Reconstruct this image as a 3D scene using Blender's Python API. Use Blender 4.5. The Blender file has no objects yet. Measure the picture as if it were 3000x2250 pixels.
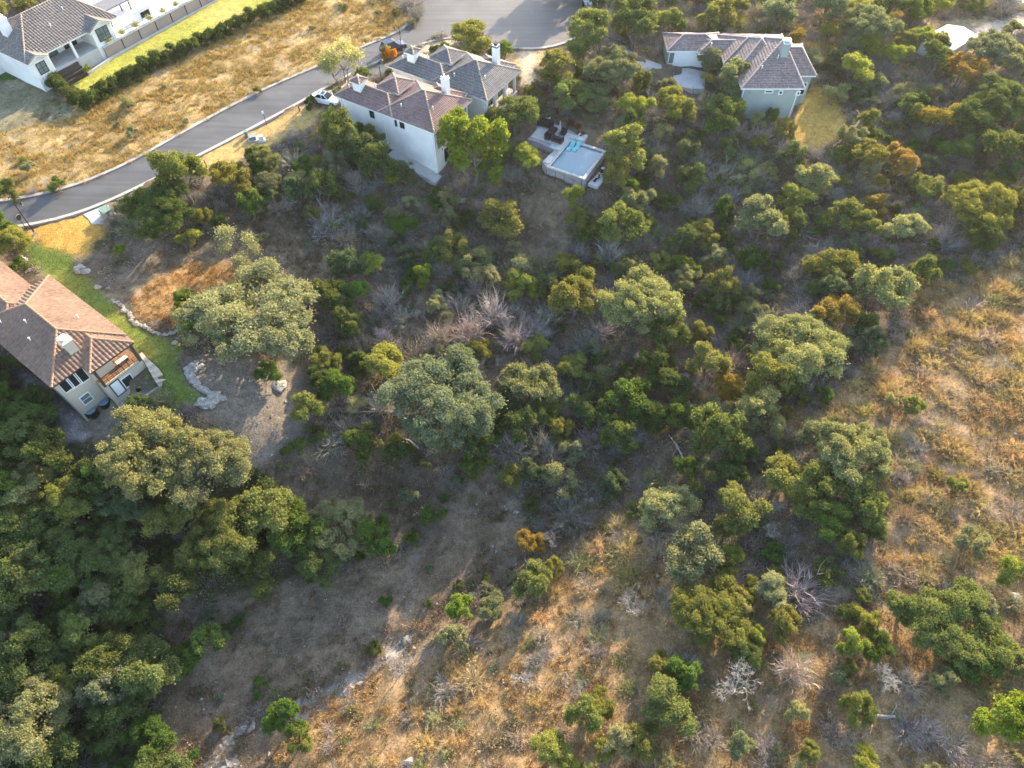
import bpy, bmesh, math, random
import numpy as np
from mathutils import Vector, Matrix

R = math.radians
S = bpy.context.scene
COL = S.collection
rng = np.random.default_rng(11)
random.seed(5)

# ------------------------------------------------------------------ camera, sky, sun
CAM_H, PITCH, FPX = 60.0, 53.8, 2080.0
cam = bpy.data.cameras.new('camera')
camo = bpy.data.objects.new('camera', cam)
COL.objects.link(camo)
camo.location = (0, 0, CAM_H)
camo.rotation_euler = (R(90 - PITCH), 0, 0)
cam.sensor_width = 36
cam.lens = FPX / 3000 * 36
cam.clip_end = 3000
S.camera = camo

SUN_AZ, SUN_EL = 61.0, 19.5          # azimuth measured counter-clockwise from +X, towards the sun
wd = bpy.data.worlds.new('World')
S.world = wd
wd.use_nodes = True
nt = wd.node_tree
bg = nt.nodes['Background']
sk = nt.nodes.new('ShaderNodeTexSky')
sk.sky_type = 'NISHITA'
sk.sun_disc = False
sk.sun_elevation = R(SUN_EL)
sk.sun_rotation = R(90 - SUN_AZ)
sk.altitude = 200
sk.air_density = 1.0
sk.dust_density = 1.5
nt.links.new(sk.outputs[0], bg.inputs[0])
bg.inputs[1].default_value = 0.15
sl = bpy.data.lights.new('sun', 'SUN')
sl.energy = 3.3
sl.angle = R(0.6)
sl.color = (1.0, 0.80, 0.55)
so = bpy.data.objects.new('sun', sl)
COL.objects.link(so)
sv = Vector((math.cos(R(SUN_AZ)) * math.cos(R(SUN_EL)), math.sin(R(SUN_AZ)) * math.cos(R(SUN_EL)), math.sin(R(SUN_EL))))
so.rotation_euler = sv.to_track_quat('Z', 'Y').to_euler()
so.location = (40, 80, 120)
S.view_settings.view_transform = 'Standard'
S.view_settings.look = 'None'
S.view_settings.gamma = 1
S.view_settings.exposure = 2.3
try:
    S.view_settings.use_curve_mapping = False
    S.cycles.use_denoising = True
    S.cycles.denoising_prefilter = 'ACCURATE'
    S.cycles.max_bounces = 6
    S.cycles.diffuse_bounces = 3
    S.cycles.transmission_bounces = 4
    S.cycles.use_adaptive_sampling = False
    S.cycles.adaptive_threshold = 0.02
except Exception:
    pass

# ------------------------------------------------------------------ picture geometry -> world points
_p = R(PITCH)
FW = np.array([0, math.cos(_p), -math.sin(_p)]); UP = np.array([0, math.sin(_p), math.cos(_p)]); RT = np.array([1.0, 0, 0])
def P(x, y, z=0.0):
    d = FW * FPX + RT * (x - 1500) - UP * (y - 1125)
    return np.array([0, 0, CAM_H]) + d * ((z - CAM_H) / d[2])
def proj(X):
    X = np.asarray(X, float) - [0, 0, CAM_H]
    dp = X @ FW
    return 1500 + FPX * (X @ RT) / dp, 1125 - FPX * (X @ UP) / dp, dp

# ------------------------------------------------------------------ terrain
CP = [(0,640,0),(-300,640,0),(300,580,0),(700,350,0),(1000,230,0),(1250,60,0),(1500,60,0),(1700,20,0),(1450,-80,0),(0,300,.5),(300,400,.3),(600,200,.2),
 (0,100,.6),(600,30,.5),(1000,50,.2),(1380,130,0),(1600,140,0),(850,300,0),(450,520,0),(150,650,0),
 (960,290,0),(1150,200,0),(1277,520,-3.9),(1100,420,-2.2),(1000,350,-.6),(1600,220,-.2),(1700,290,-1),(1560,380,-2.2),(1640,420,-2.4),
 (1640,548,-3.3),(1765,480,-3.1),(1825,440,-2.5),(2000,215,-.3),(1850,150,0),(2400,330,-2.5),(2250,330,-2.7),(2360,430,-3.0),(2480,420,-2.8),
 (1900,600,-6),(1500,650,-6.8),(2300,600,-6.2),(2600,420,-3.4),(2900,250,-1),(2950,560,-2.8),(2550,700,-5.6),(2100,880,-9),(1600,900,-9.6),
 (1200,700,-7),(1000,700,-5.5),(800,600,-2.6),(600,500,-.3),(500,650,-1),(300,700,-.5),(550,850,-2.2),(800,850,-5),(1000,560,-3.4),
 (300,800,-1),(420,960,-1.3),(500,1090,-2),(231,1225,-4),(100,1150,-3.6),(560,1140,-2.6),(700,1120,-4.2),(760,1300,-6.5),(1000,1100,-8.5),(1300,1250,-10.2),(1150,1330,-11.2),
 (2150,1030,-9),(1950,1200,-10.6),(1750,1400,-12.6),(1450,1700,-14.3),(1050,1950,-15.2),(650,2200,-15.8),
 (2000,1480,-9.4),(1700,1720,-11.2),(1500,1900,-11.4),(1300,2060,-11.6),(1000,2240,-12.4),(2400,1300,-6.6),(2700,1100,-4.8),(2950,850,-3.4),
 (2900,1500,-4.2),(2500,1800,-5.8),(2900,2000,-4.4),(2000,2100,-7.6),(1700,2000,-9.2),(2600,2240,-5.6),(2950,2240,-4.2),
 (600,1500,-9),(300,1500,-8),(50,1400,-6),(400,1900,-13),(100,1800,-10.5),(100,2200,-13.5),(900,1600,-13.4),(1150,1500,-13.6),(1000,1720,-14.2)]
_c = np.array([P(*q) for q in CP] + [np.array(a, float) for a in [(-220,220,1),(-60,230,1),(60,230,.5),(220,230,2),(240,90,-1),(150,0,-3),(80,-60,-4),(0,-60,-16),(-80,-50,-14),(-170,0,-5),(-220,100,0)]])
_m = _c[:, :2].mean(0)
def _tpsk(r2): return 0.5 * r2 * np.log(r2 + 1e-9)
_n = len(_c); _x = (_c[:, :2] - _m) / 50
_K = _tpsk(((_x[:, None] - _x[None]) ** 2).sum(2)) + np.eye(_n) * 0.004
_Pm = np.hstack([np.ones((_n, 1)), _x])
_A = np.block([[_K, _Pm], [_Pm.T, np.zeros((3, 3))]])
_w = np.linalg.solve(_A, np.concatenate([_c[:, 2], np.zeros(3)]))
def hz(x, y):
    x = np.atleast_1d(np.asarray(x, float)); y = np.atleast_1d(np.asarray(y, float))
    q = np.stack([np.clip(x, -230, 250), np.clip(y, -70, 240)], 1)
    q = (q - _m) / 50
    out = np.empty(len(q))
    for i in range(0, len(q), 20000):
        s = q[i:i + 20000]
        k = _tpsk(((s[:, None] - _x[None]) ** 2).sum(2))
        out[i:i + 20000] = k @ _w[:_n] + _w[_n] + s @ _w[_n + 1:]
    return np.clip(out, -21, 4)
def h1(x, y): return float(hz(x, y)[0])
def G(px, py, h=0.0):
    """point on the terrain (raised by h) seen at photograph pixel px, py"""
    z = -4.0
    for _ in range(40):
        q = P(px, py, z)
        z = .5 * z + .5 * (h1(q[0], q[1]) + h)
    return P(px, py, z)
D2 = 3000 / 2212
def GD(x, y, h=0.0): return G(x * D2, y * D2, h)

def vnoise(x, y, sc, seed=0):
    x = np.asarray(x) / sc; y = np.asarray(y) / sc
    xi = np.floor(x).astype(np.int64); yi = np.floor(y).astype(np.int64)
    fx = x - xi; fy = y - yi
    fx = fx * fx * (3 - 2 * fx); fy = fy * fy * (3 - 2 * fy)
    def hsh(a, b):
        n = (a * 374761393 + b * 668265263 + seed * 1442695041) & 0xffffffff
        n = ((n ^ (n >> 13)) * 1274126177) & 0xffffffff
        return ((n ^ (n >> 16)) & 0xffff) / 65535.0
    return (hsh(xi, yi) * (1 - fx) + hsh(xi + 1, yi) * fx) * (1 - fy) + (hsh(xi, yi + 1) * (1 - fx) + hsh(xi + 1, yi + 1) * fx) * fy

def inpoly(x, y, poly):
    x = np.asarray(x); y = np.asarray(y)
    ins = np.zeros(x.shape, bool); n = len(poly)
    for i in range(n):
        x1, y1 = poly[i]; x2, y2 = poly[(i + 1) % n]
        if y1 == y2: continue
        c = ((y1 > y) != (y2 > y)) & (x < (x2 - x1) * (y - y1) / (y2 - y1) + x1)
        ins ^= c
    return ins

# ------------------------------------------------------------------ object helpers
def tag(o, label=None, cat=None, group=None, kind=None):
    if label: o['label'] = label
    if cat: o['category'] = cat
    if group: o['group'] = group
    if kind: o['kind'] = kind
    return o
def thing(name, label, cat, loc=(0, 0, 0), rz=0.0, group=None):
    o = bpy.data.objects.new(name, None)
    o.empty_display_size = .3
    COL.objects.link(o)
    o.location = loc; o.rotation_euler = (0, 0, rz)
    return tag(o, label, cat, group)
def root_loc(o):
    v = Vector((0, 0, 0))
    while o is not None:
        v = v + o.location; o = o.parent
    return v
def link(name, me, parent=None, world=True):
    """world=True: the mesh was written in world coordinates (parents unrotated)"""
    o = bpy.data.objects.new(name, me)
    COL.objects.link(o)
    if parent is not None:
        o.parent = parent
        if world:
            r = parent
            while r.parent is not None: r = r.parent
            if parent is r:
                o.matrix_parent_inverse = Matrix.Translation(-Vector(r.location))
    return o
class MB:
    def __init__(s): s.v = []; s.f = []; s.mi = []; s.cur = 0
    def add(s, vs, fs):
        b = len(s.v); s.v += [tuple(map(float, a)) for a in vs]
        for f in fs: s.f.append(tuple(b + i for i in f)); s.mi.append(s.cur)
    def quad(s, a, b, c, d): s.add([a, b, c, d], [(0, 1, 2, 3)])
    def poly(s, pts): s.add(pts, [tuple(range(len(pts)))])
    def box(s, c, sz, rz=0.0):
        """c = centre of the base"""
        x, y, z = sz[0] / 2, sz[1] / 2, sz[2]
        ca, sa = math.cos(rz), math.sin(rz)
        vs = []
        for k in (0, z):
            for (a, b) in ((-x, -y), (x, -y), (x, y), (-x, y)):
                vs.append((c[0] + a * ca - b * sa, c[1] + a * sa + b * ca, c[2] + k))
        s.add(vs, [(3, 2, 1, 0), (4, 5, 6, 7), (0, 1, 5, 4), (1, 2, 6, 5), (2, 3, 7, 6), (3, 0, 4, 7)])
    def prism(s, poly, z0, z1):
        """vertical prism over an xy polygon; z0 / z1 numbers or lists"""
        n = len(poly)
        a = z0 if hasattr(z0, '__len__') else [z0] * n
        b = z1 if hasattr(z1, '__len__') else [z1] * n
        vs = [(p[0], p[1], a[i]) for i, p in enumerate(poly)] + [(p[0], p[1], b[i]) for i, p in enumerate(poly)]
        s.add(vs, [tuple(range(n - 1, -1, -1)), tuple(range(n, 2 * n))] + [(i, (i + 1) % n, n + (i + 1) % n, n + i) for i in range(n)])
    def tube(s, a, b, r0, r1=None, n=6, cap=True):
        r1 = r0 if r1 is None else r1
        a = Vector(a); b = Vector(b); d = (b - a)
        if d.length < 1e-6: return
        d.normalize()
        u = d.orthogonal().normalized(); w = d.cross(u)
        vs = []
        for c, r in ((a, r0), (b, r1)):
            for i in range(n):
                t = 2 * math.pi * i / n
                vs.append(c + u * (r * math.cos(t)) + w * (r * math.sin(t)))
        fs = [(i, (i + 1) % n, n + (i + 1) % n, n + i) for i in range(n)]
        if cap: fs += [tuple(range(n - 1, -1, -1)), tuple(range(n, 2 * n))]
        s.add(vs, fs)
    def bar(s, a, b, w, h):
        """rectangular bar from a to b (width w horizontally, h vertically), a/b on its bottom line"""
        a = np.array(a, float); b = np.array(b, float); d = b - a
        n = np.array([-d[1], d[0], 0]); n = n / (np.linalg.norm(n) + 1e-9) * w / 2
        u = np.array([0, 0, h])
        s.add([a - n, a + n, b + n, b - n, a - n + u, a + n + u, b + n + u, b - n + u], [(0, 1, 2, 3), (7, 6, 5, 4), (4, 5, 1, 0), (5, 6, 2, 1), (6, 7, 3, 2), (7, 4, 0, 3)])
    def blob(s, c, r, seed=0, squash=.7, amp=.25, n=7, m=5):
        rs = random.Random(seed); vs = []; fs = []
        rz = rs.random() * 6
        for j in range(1, m):
            ph = math.pi * j / m
            for i in range(n):
                t = 2 * math.pi * i / n + rz
                q = 1 + rs.uniform(-amp, amp)
                vs.append((c[0] + r[0] * q * math.sin(ph) * math.cos(t), c[1] + r[1] * q * math.sin(ph) * math.sin(t), c[2] + r[2] * q * math.cos(ph)))
        t0 = len(vs); vs.append((c[0], c[1], c[2] + r[2])); vs.append((c[0], c[1], c[2] - r[2]))
        for j in range(m - 2):
            for i in range(n):
                fs.append((j * n + i, (j + 1) * n + i, (j + 1) * n + (i + 1) % n, j * n + (i + 1) % n))
        for i in range(n):
            fs.append((t0, i, (i + 1) % n)); k = (m - 2) * n
            fs.append((t0 + 1, k + (i + 1) % n, k + i))
        s.add(vs, fs)
    def mesh(s, name, mats):
        me = bpy.data.meshes.new(name)
        me.from_pydata(s.v, [], s.f)
        if not isinstance(mats, (list, tuple)): mats = [mats]
        for m in mats: me.materials.append(m)
        if len(mats) > 1: me.polygons.foreach_set('material_index', s.mi)
        me.update()
        return me
    def build(s, name, mats, parent=None, world=True):
        return link(name, s.mesh(name, mats), parent, world)
def npmesh(name, V, quads=None, tris=None, mat=None, attr=None):
    me = bpy.data.meshes.new(name)
    V = np.asarray(V, np.float32)
    me.vertices.add(len(V)); me.vertices.foreach_set('co', V.ravel())
    fs = []; sizes = []
    if quads is not None and len(quads): fs.append(np.asarray(quads, np.int32).ravel()); sizes.append(np.full(len(quads), 4, np.int32))
    if tris is not None and len(tris): fs.append(np.asarray(tris, np.int32).ravel()); sizes.append(np.full(len(tris), 3, np.int32))
    li = np.concatenate(fs); sz = np.concatenate(sizes)
    me.loops.add(len(li)); me.loops.foreach_set('vertex_index', li)
    me.polygons.add(len(sz)); me.polygons.foreach_set('loop_start', np.concatenate([[0], np.cumsum(sz)[:-1]]).astype(np.int32))
    if attr:
        for k, a in attr.items():
            a = np.asarray(a, np.float32)
            if a.ndim == 1:
                at = me.attributes.new(k, 'FLOAT', 'POINT'); at.data.foreach_set('value', a)
            else:
                at = me.attributes.new(k, 'FLOAT_COLOR', 'POINT')
                if a.shape[1] == 3: a = np.hstack([a, np.ones((len(a), 1), np.float32)])
                at.data.foreach_set('color', a.ravel())
    if mat: me.materials.append(mat)
    me.update(calc_edges=True)
    return me

# ------------------------------------------------------------------ materials
def new_mat(name):
    m = bpy.data.materials.new(name); m.use_nodes = True
    return m, m.node_tree.nodes, m.node_tree.links, m.node_tree.nodes['Principled BSDF']
def pmat(name, col, rough=.8, var=.12, scale=3.0, bump=.0, metal=0.0, spec=.3, coords='Object', bscale=None):
    """plain material with two-scale colour wear and optional relief"""
    m, N, L, b = new_mat(name)
    tc = N.new('ShaderNodeTexCoord')
    n1 = N.new('ShaderNodeTexNoise'); n1.inputs['Scale'].default_value = scale; n1.inputs['Detail'].default_value = 6
    L.new(tc.outputs[coords], n1.inputs['Vector'])
    r = N.new('ShaderNodeMapRange'); r.inputs[1].default_value = .3; r.inputs[2].default_value = .7
    r.inputs[3].default_value = 1 - var; r.inputs[4].default_value = 1 + var
    L.new(n1.outputs[0], r.inputs[0])
    mx = N.new('ShaderNodeVectorMath'); mx.operation = 'SCALE'
    mx.inputs[0].default_value = col[:3]
    L.new(r.outputs[0], mx.inputs['Scale'])
    L.new(mx.outputs[0], b.inputs['Base Color'])
    b.inputs['Roughness'].default_value = rough; b.inputs['Metallic'].default_value = metal
    b.inputs['Specular IOR Level'].default_value = spec
    if bump:
        n2 = N.new('ShaderNodeTexNoise'); n2.inputs['Scale'].default_value = bscale or scale * 6; n2.inputs['Detail'].default_value = 4
        L.new(tc.outputs[coords], n2.inputs['Vector'])
        bp = N.new('ShaderNodeBump'); bp.inputs['Strength'].default_value = bump; bp.inputs['Distance'].default_value = .05
        L.new(n2.outputs[0], bp.inputs['Height']); L.new(bp.outputs[0], b.inputs['Normal'])
    return m
def leaf_mat(name, transl=.35, gloss=.0):
    """diffuse + translucent leaf, colour from the object's own colour, varied leaf by leaf"""
    m, N, L, b = new_mat(name)
    N.remove(b)
    out = N['Material Output']
    oi = N.new('ShaderNodeObjectInfo'); at = N.new('ShaderNodeAttribute'); at.attribute_name = 'v'
    mr = N.new('ShaderNodeMapRange'); mr.inputs[3].default_value = .55; mr.inputs[4].default_value = 1.45
    L.new(at.outputs['Fac'], mr.inputs[0])
    sc = N.new('ShaderNodeVectorMath'); sc.operation = 'SCALE'
    L.new(oi.outputs['Color'], sc.inputs[0]); L.new(mr.outputs[0], sc.inputs['Scale'])
    hs = N.new('ShaderNodeHueSaturation')
    mh = N.new('ShaderNodeMapRange'); mh.inputs[3].default_value = .485; mh.inputs[4].default_value = .515
    L.new(oi.outputs['Random'], mh.inputs[0]); L.new(mh.outputs[0], hs.inputs['Hue'])
    L.new(sc.outputs[0], hs.inputs['Color'])
    d = N.new('ShaderNodeBsdfDiffuse'); t = N.new('ShaderNodeBsdfTranslucent')
    L.new(hs.outputs[0], d.inputs[0])
    y = N.new('ShaderNodeVectorMath'); y.operation = 'MULTIPLY'; y.inputs[1].default_value = (1.35, 1.25, .7)
    L.new(hs.outputs[0], y.inputs[0]); L.new(y.outputs[0], t.inputs[0])
    mx = N.new('ShaderNodeMixShader'); mx.inputs[0].default_value = transl
    L.new(d.outputs[0], mx.inputs[1]); L.new(t.outputs[0], mx.inputs[2])
    L.new(mx.outputs[0], out.inputs['Surface'])
    return m
M = {}
M['leaf'] = leaf_mat('leaf', .45)
M['straw'] = leaf_mat('straw', .3)
M['twig'] = leaf_mat('twig', .05)
M['bark'] = pmat('bark', (.16, .13, .105), .9, .3, 6, .4)
M['deadwood'] = pmat('deadwood', (.34, .31, .275), .85, .2, 4, .2)
M['asphalt'] = pmat('asphalt', (.085, .083, .082), .55, .16, .25, .25, bscale=30)
M['kerb'] = pmat('kerb', (.36, .335, .295), .85, .1, 1.2, .2)
M['concrete'] = pmat('concrete', (.42, .41, .39), .8, .12, .8, .2)
M['white_wall'] = pmat('white_wall', (.72, .70, .67), .85, .09, .5, .15, bscale=25)
M['tan_wall'] = pmat('tan_wall', (.46, .405, .32), .88, .06, .6, .2, bscale=25)
M['sage_wall'] = pmat('sage_wall', (.30, .335, .31), .88, .06, .5, .2, bscale=25)
M['glass'] = pmat('glass', (.02, .026, .03), .08, .1, .4, spec=.6)
M['pale_glass'] = pmat('pale_glass', (.13, .17, .17), .06, .35, .35, spec=.6)
M['white_paint'] = pmat('white_paint', (.74, .74, .72), .5, .04, 2)
M['dark_metal'] = pmat('dark_metal', (.02, .02, .022), .45, .1, 5, metal=.3)
M['grey_metal'] = pmat('grey_metal', (.3, .31, .32), .45, .1, 3, metal=.5)
M['dark_wood'] = pmat('dark_wood', (.06, .045, .035), .8, .25, 4, .2)
M['brown_wood'] = pmat('brown_wood', (.22, .12, .06), .75, .25, 4, .2)
M['rock'] = pmat('rock', (.22, .205, .185), .9, .3, 1.5, .5, bscale=8)
M['limestone'] = pmat('limestone', (.30, .27, .235), .9, .35, 3, .5, bscale=8)
M['green_box'] = pmat('green_box', (.16, .24, .20), .6, .1, 2)
M['dark_fabric'] = pmat('dark_fabric', (.03, .022, .022), .9, .2, 5)
# ------------------------------------------------------------------ ground zones (outlines seen in the photograph, dropped onto the terrain)
def poly_d(pts): return [tuple(GD(x, y)[:2]) for x, y in pts]
def poly_p(pts): return [tuple(G(x, y)[:2]) for x, y in pts]
ROAD_L = [(-420,600),(-150,600),(0,597),(68,590),(136,576),(226,547),(316,511),(407,466),(542,389),(678,312),(814,246),(940,194),(1062,140),(1162,100),(1207,84),(1224,68),(1230,52),(1222,32),(1211,10),(1208,-20)]
BULB = [(1225,-60),(1290,-110),(1450,-140),(1610,-110),(1700,-55),(1735,0),(1730,50),(1700,100),(1658,132),(1625,139),(1557,146),(1489,142),(1455,136),(1400,116),(1350,104)]
ROAD_R = [(-420,690),(-150,678),(0,669),(45,664),(113,660),(181,642),(253,617),(316,588),(389,554),(452,524),(533,479),(633,427),(723,380),(814,332),(904,285),(1000,226),(1121,172),(1221,132),(1275,109),(1316,101)]
W_ROADL = poly_p(ROAD_L); W_BULB = poly_p(BULB); W_ROADR = poly_p(ROAD_R)
W_ROAD = W_ROADL + W_BULB + W_ROADR[::-1]

Z = {}
Z['field'] = poly_d([(-200,200),(187,215),(233,183),(300,150),(400,102),(500,55),(617,3),(640,-60),(850,-60),(880,20),(905,45),(850,70),(690,145),(520,240),(400,295),(300,345),(200,395),(0,430),(-200,435)])
Z['lot'] = poly_d([(-150,140),(0,160),(187,228),(120,260),(0,290),(-150,310)])
Z['lawn_a'] = poly_d([(110,150),(127,160),(187,208),(233,183),(300,148),(400,100),(500,53),(640,-10),(640,-40),(440,-40),(392,36),(292,84),(185,124),(140,150)])
Z['lawn_b'] = poly_d([(-60,180),(-60,135),(30,140),(110,152),(60,170)])
Z['verge'] = poly_d([(395,357),(473,316),(616,246),(653,230),(697,235),(667,277),(573,320),(533,337),(450,385)])
Z['front'] = poly_d([(690,203),(800,150),(985,73),(1010,85),(905,118),(860,150),(820,165),(740,200),(722,235),(700,225)])
Z['dead_lawn'] = poly_d([(43,512),(83,490),(183,463),(205,480),(232,490),(222,515),(200,530),(185,565),(140,545),(100,530)])
Z['lawn_e'] = poly_d([(40,515),(100,530),(140,543),(170,560),(190,600),(240,645),(283,690),(330,722),(383,735),(395,760),(383,795),(400,830),(447,870),(370,890),(300,760),(100,600),(60,560)])
Z['clearing'] = poly_d([(283,645),(340,600),(400,572),(500,572),(560,590),(500,640),(400,670),(400,705),(300,690)])
Z['dirt'] = poly_d([(395,770),(440,765),(520,770),(680,800),(700,850),(650,940),(570,1010),(500,960),(440,890),(400,810)])
Z['lawn_d'] = poly_d([(1660,248),(1714,262),(1733,195),(1760,180),(1785,192),(1815,222),(1830,262),(1812,300),(1770,328),(1721,322),(1662,272)])
Z['track'] = poly_d([(1118,112),(1160,112),(1155,192),(1128,192)])
Z['culverge'] = poly_d([(1060,100),(1120,110),(1210,105),(1235,112),(1220,135),(1165,150),(1125,150),(1090,130)])
Z['gold'] = poly_d([(2400,520),(2212,555),(2080,610),(2000,660),(1950,720),(1880,775),(1860,830),(1760,850),(1705,895),(1740,950),(1870,930),(1910,1000),(1930,1100),(1905,1190),(1830,1250),(1700,1300),(1500,1190),(1400,1110),(1340,1140),(1240,1190),(1205,1270),(1110,1330),(1010,1390),(900,1455),(780,1530),(690,1610),(640,1680),(560,1900),(2500,1900)])
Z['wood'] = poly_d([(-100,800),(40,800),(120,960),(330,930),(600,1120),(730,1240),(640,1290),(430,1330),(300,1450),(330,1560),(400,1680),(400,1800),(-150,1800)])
Z['topright'] = poly_d([(1320,-60),(2500,-60),(2400,200),(2212,190),(2050,150),(1900,140),(1790,110),(1600,60),(1330,70),(1300,20)])
Z['dust'] = poly_p([(2838,92),(2960,40),(3060,10),(3060,90),(2885,118)])
Z['pad'] = poly_p([(2880,-60),(3100,-60),(3100,20),(2985,22)])
CREEK = [(2150,1010),(1960,1190),(1830,1300),(1750,1400),(1660,1500),(1560,1590),(1450,1690),(1320,1800),(1180,1880),(1080,1960),(1000,2010),(900,2070),(760,2130),(680,2180),(610,2260)]
W_CREEK = np.array(poly_p(CREEK))
def creek_dist(x, y):
    d = np.full(np.shape(x), 1e9)
    for a, b in zip(W_CREEK[:-1], W_CREEK[1:]):
        v = b - a; t = np.clip(((x - a[0]) * v[0] + (y - a[1]) * v[1]) / (v @ v), 0, 1)
        d = np.minimum(d, np.hypot(x - a[0] - t * v[0], y - a[1] - t * v[1]))
    return d
def C3(*a): return np.array(a)
# zone -> (soil/ground colour, tuft density 0..1, tuft height, tuft colour, roughness of the lie of the land)
ZP = {
 'scrub': (C3(.135,.102,.068), .8, .36, C3(.275,.215,.135), 1.0),
 'field': (C3(.32,.225,.10), .95, .45, C3(.45,.325,.105), .6),
 'lot': (C3(.17,.15,.09), .6, .3, C3(.24,.21,.09), .5),  # darker than the field: hedge and house shade put into the ground colour
 'lawn_a': (C3(.29,.29,.055), .0, .1, C3(.3,.28,.05), .0),
 'lawn_b': (C3(.06,.10,.025), .0, .1, C3(.3,.28,.05), .0),
 'verge': (C3(.40,.27,.10), .35, .15, C3(.40,.28,.11), .1),
 'front': (C3(.44,.36,.26), .0, .1, C3(.3,.28,.05), .0),
 'dead_lawn': (C3(.42,.24,.055), .5, .10, C3(.44,.27,.07), .05),
 'lawn_e': (C3(.10,.135,.028), .0, .1, C3(.2,.2,.05), .05),
 'clearing': (C3(.27,.165,.07), .9, .45, C3(.40,.25,.09), .6),
 'dirt': (C3(.155,.13,.10), .1, .2, C3(.26,.2,.12), .35),
 'lawn_d': (C3(.36,.235,.06), .3, .10, C3(.32,.22,.06), .05),
 'track': (C3(.50,.40,.27), .05, .1, C3(.4,.3,.15), .05),
 'culverge': (C3(.42,.28,.14), .35, .2, C3(.42,.28,.12), .1),
 'gold': (C3(.24,.16,.08), 1.0, .36, C3(.41,.28,.12), .8),
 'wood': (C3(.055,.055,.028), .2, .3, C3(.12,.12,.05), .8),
 'topright': (C3(.30,.22,.12), .7, .5, C3(.40,.29,.13), .7),
 'dust': (C3(.48,.38,.28), .05, .1, C3(.4,.3,.15), .1),
 'pad': (C3(.62,.62,.62), .0, .1, C3(.4,.3,.15), .0),
}
ZORD = ['topright', 'dust', 'pad', 'gold', 'wood', 'field', 'lot', 'lawn_a', 'lawn_b', 'culverge', 'verge', 'front', 'track', 'clearing', 'dirt', 'lawn_e', 'dead_lawn', 'lawn_d']
def zone_of(x, y):
    zi = np.zeros(len(x), int)
    wx = x + (vnoise(x, y, 7, 41) - .5) * 9; wy = y + (vnoise(x, y, 7, 42) - .5) * 9
    for k, n in enumerate(ZORD): zi[inpoly(wx, wy, Z[n]) if n in ('gold', 'wood', 'topright') else inpoly(x, y, Z[n])] = k + 1
    return zi
ZN = ['scrub'] + ZORD
_zcol = np.array([ZP[n][0] for n in ZN]); _zden = np.array([ZP[n][1] for n in ZN]); _zh = np.array([ZP[n][2] for n in ZN])
_ztc = np.array([ZP[n][3] for n in ZN]); _zr = np.array([ZP[n][4] for n in ZN])

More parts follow.
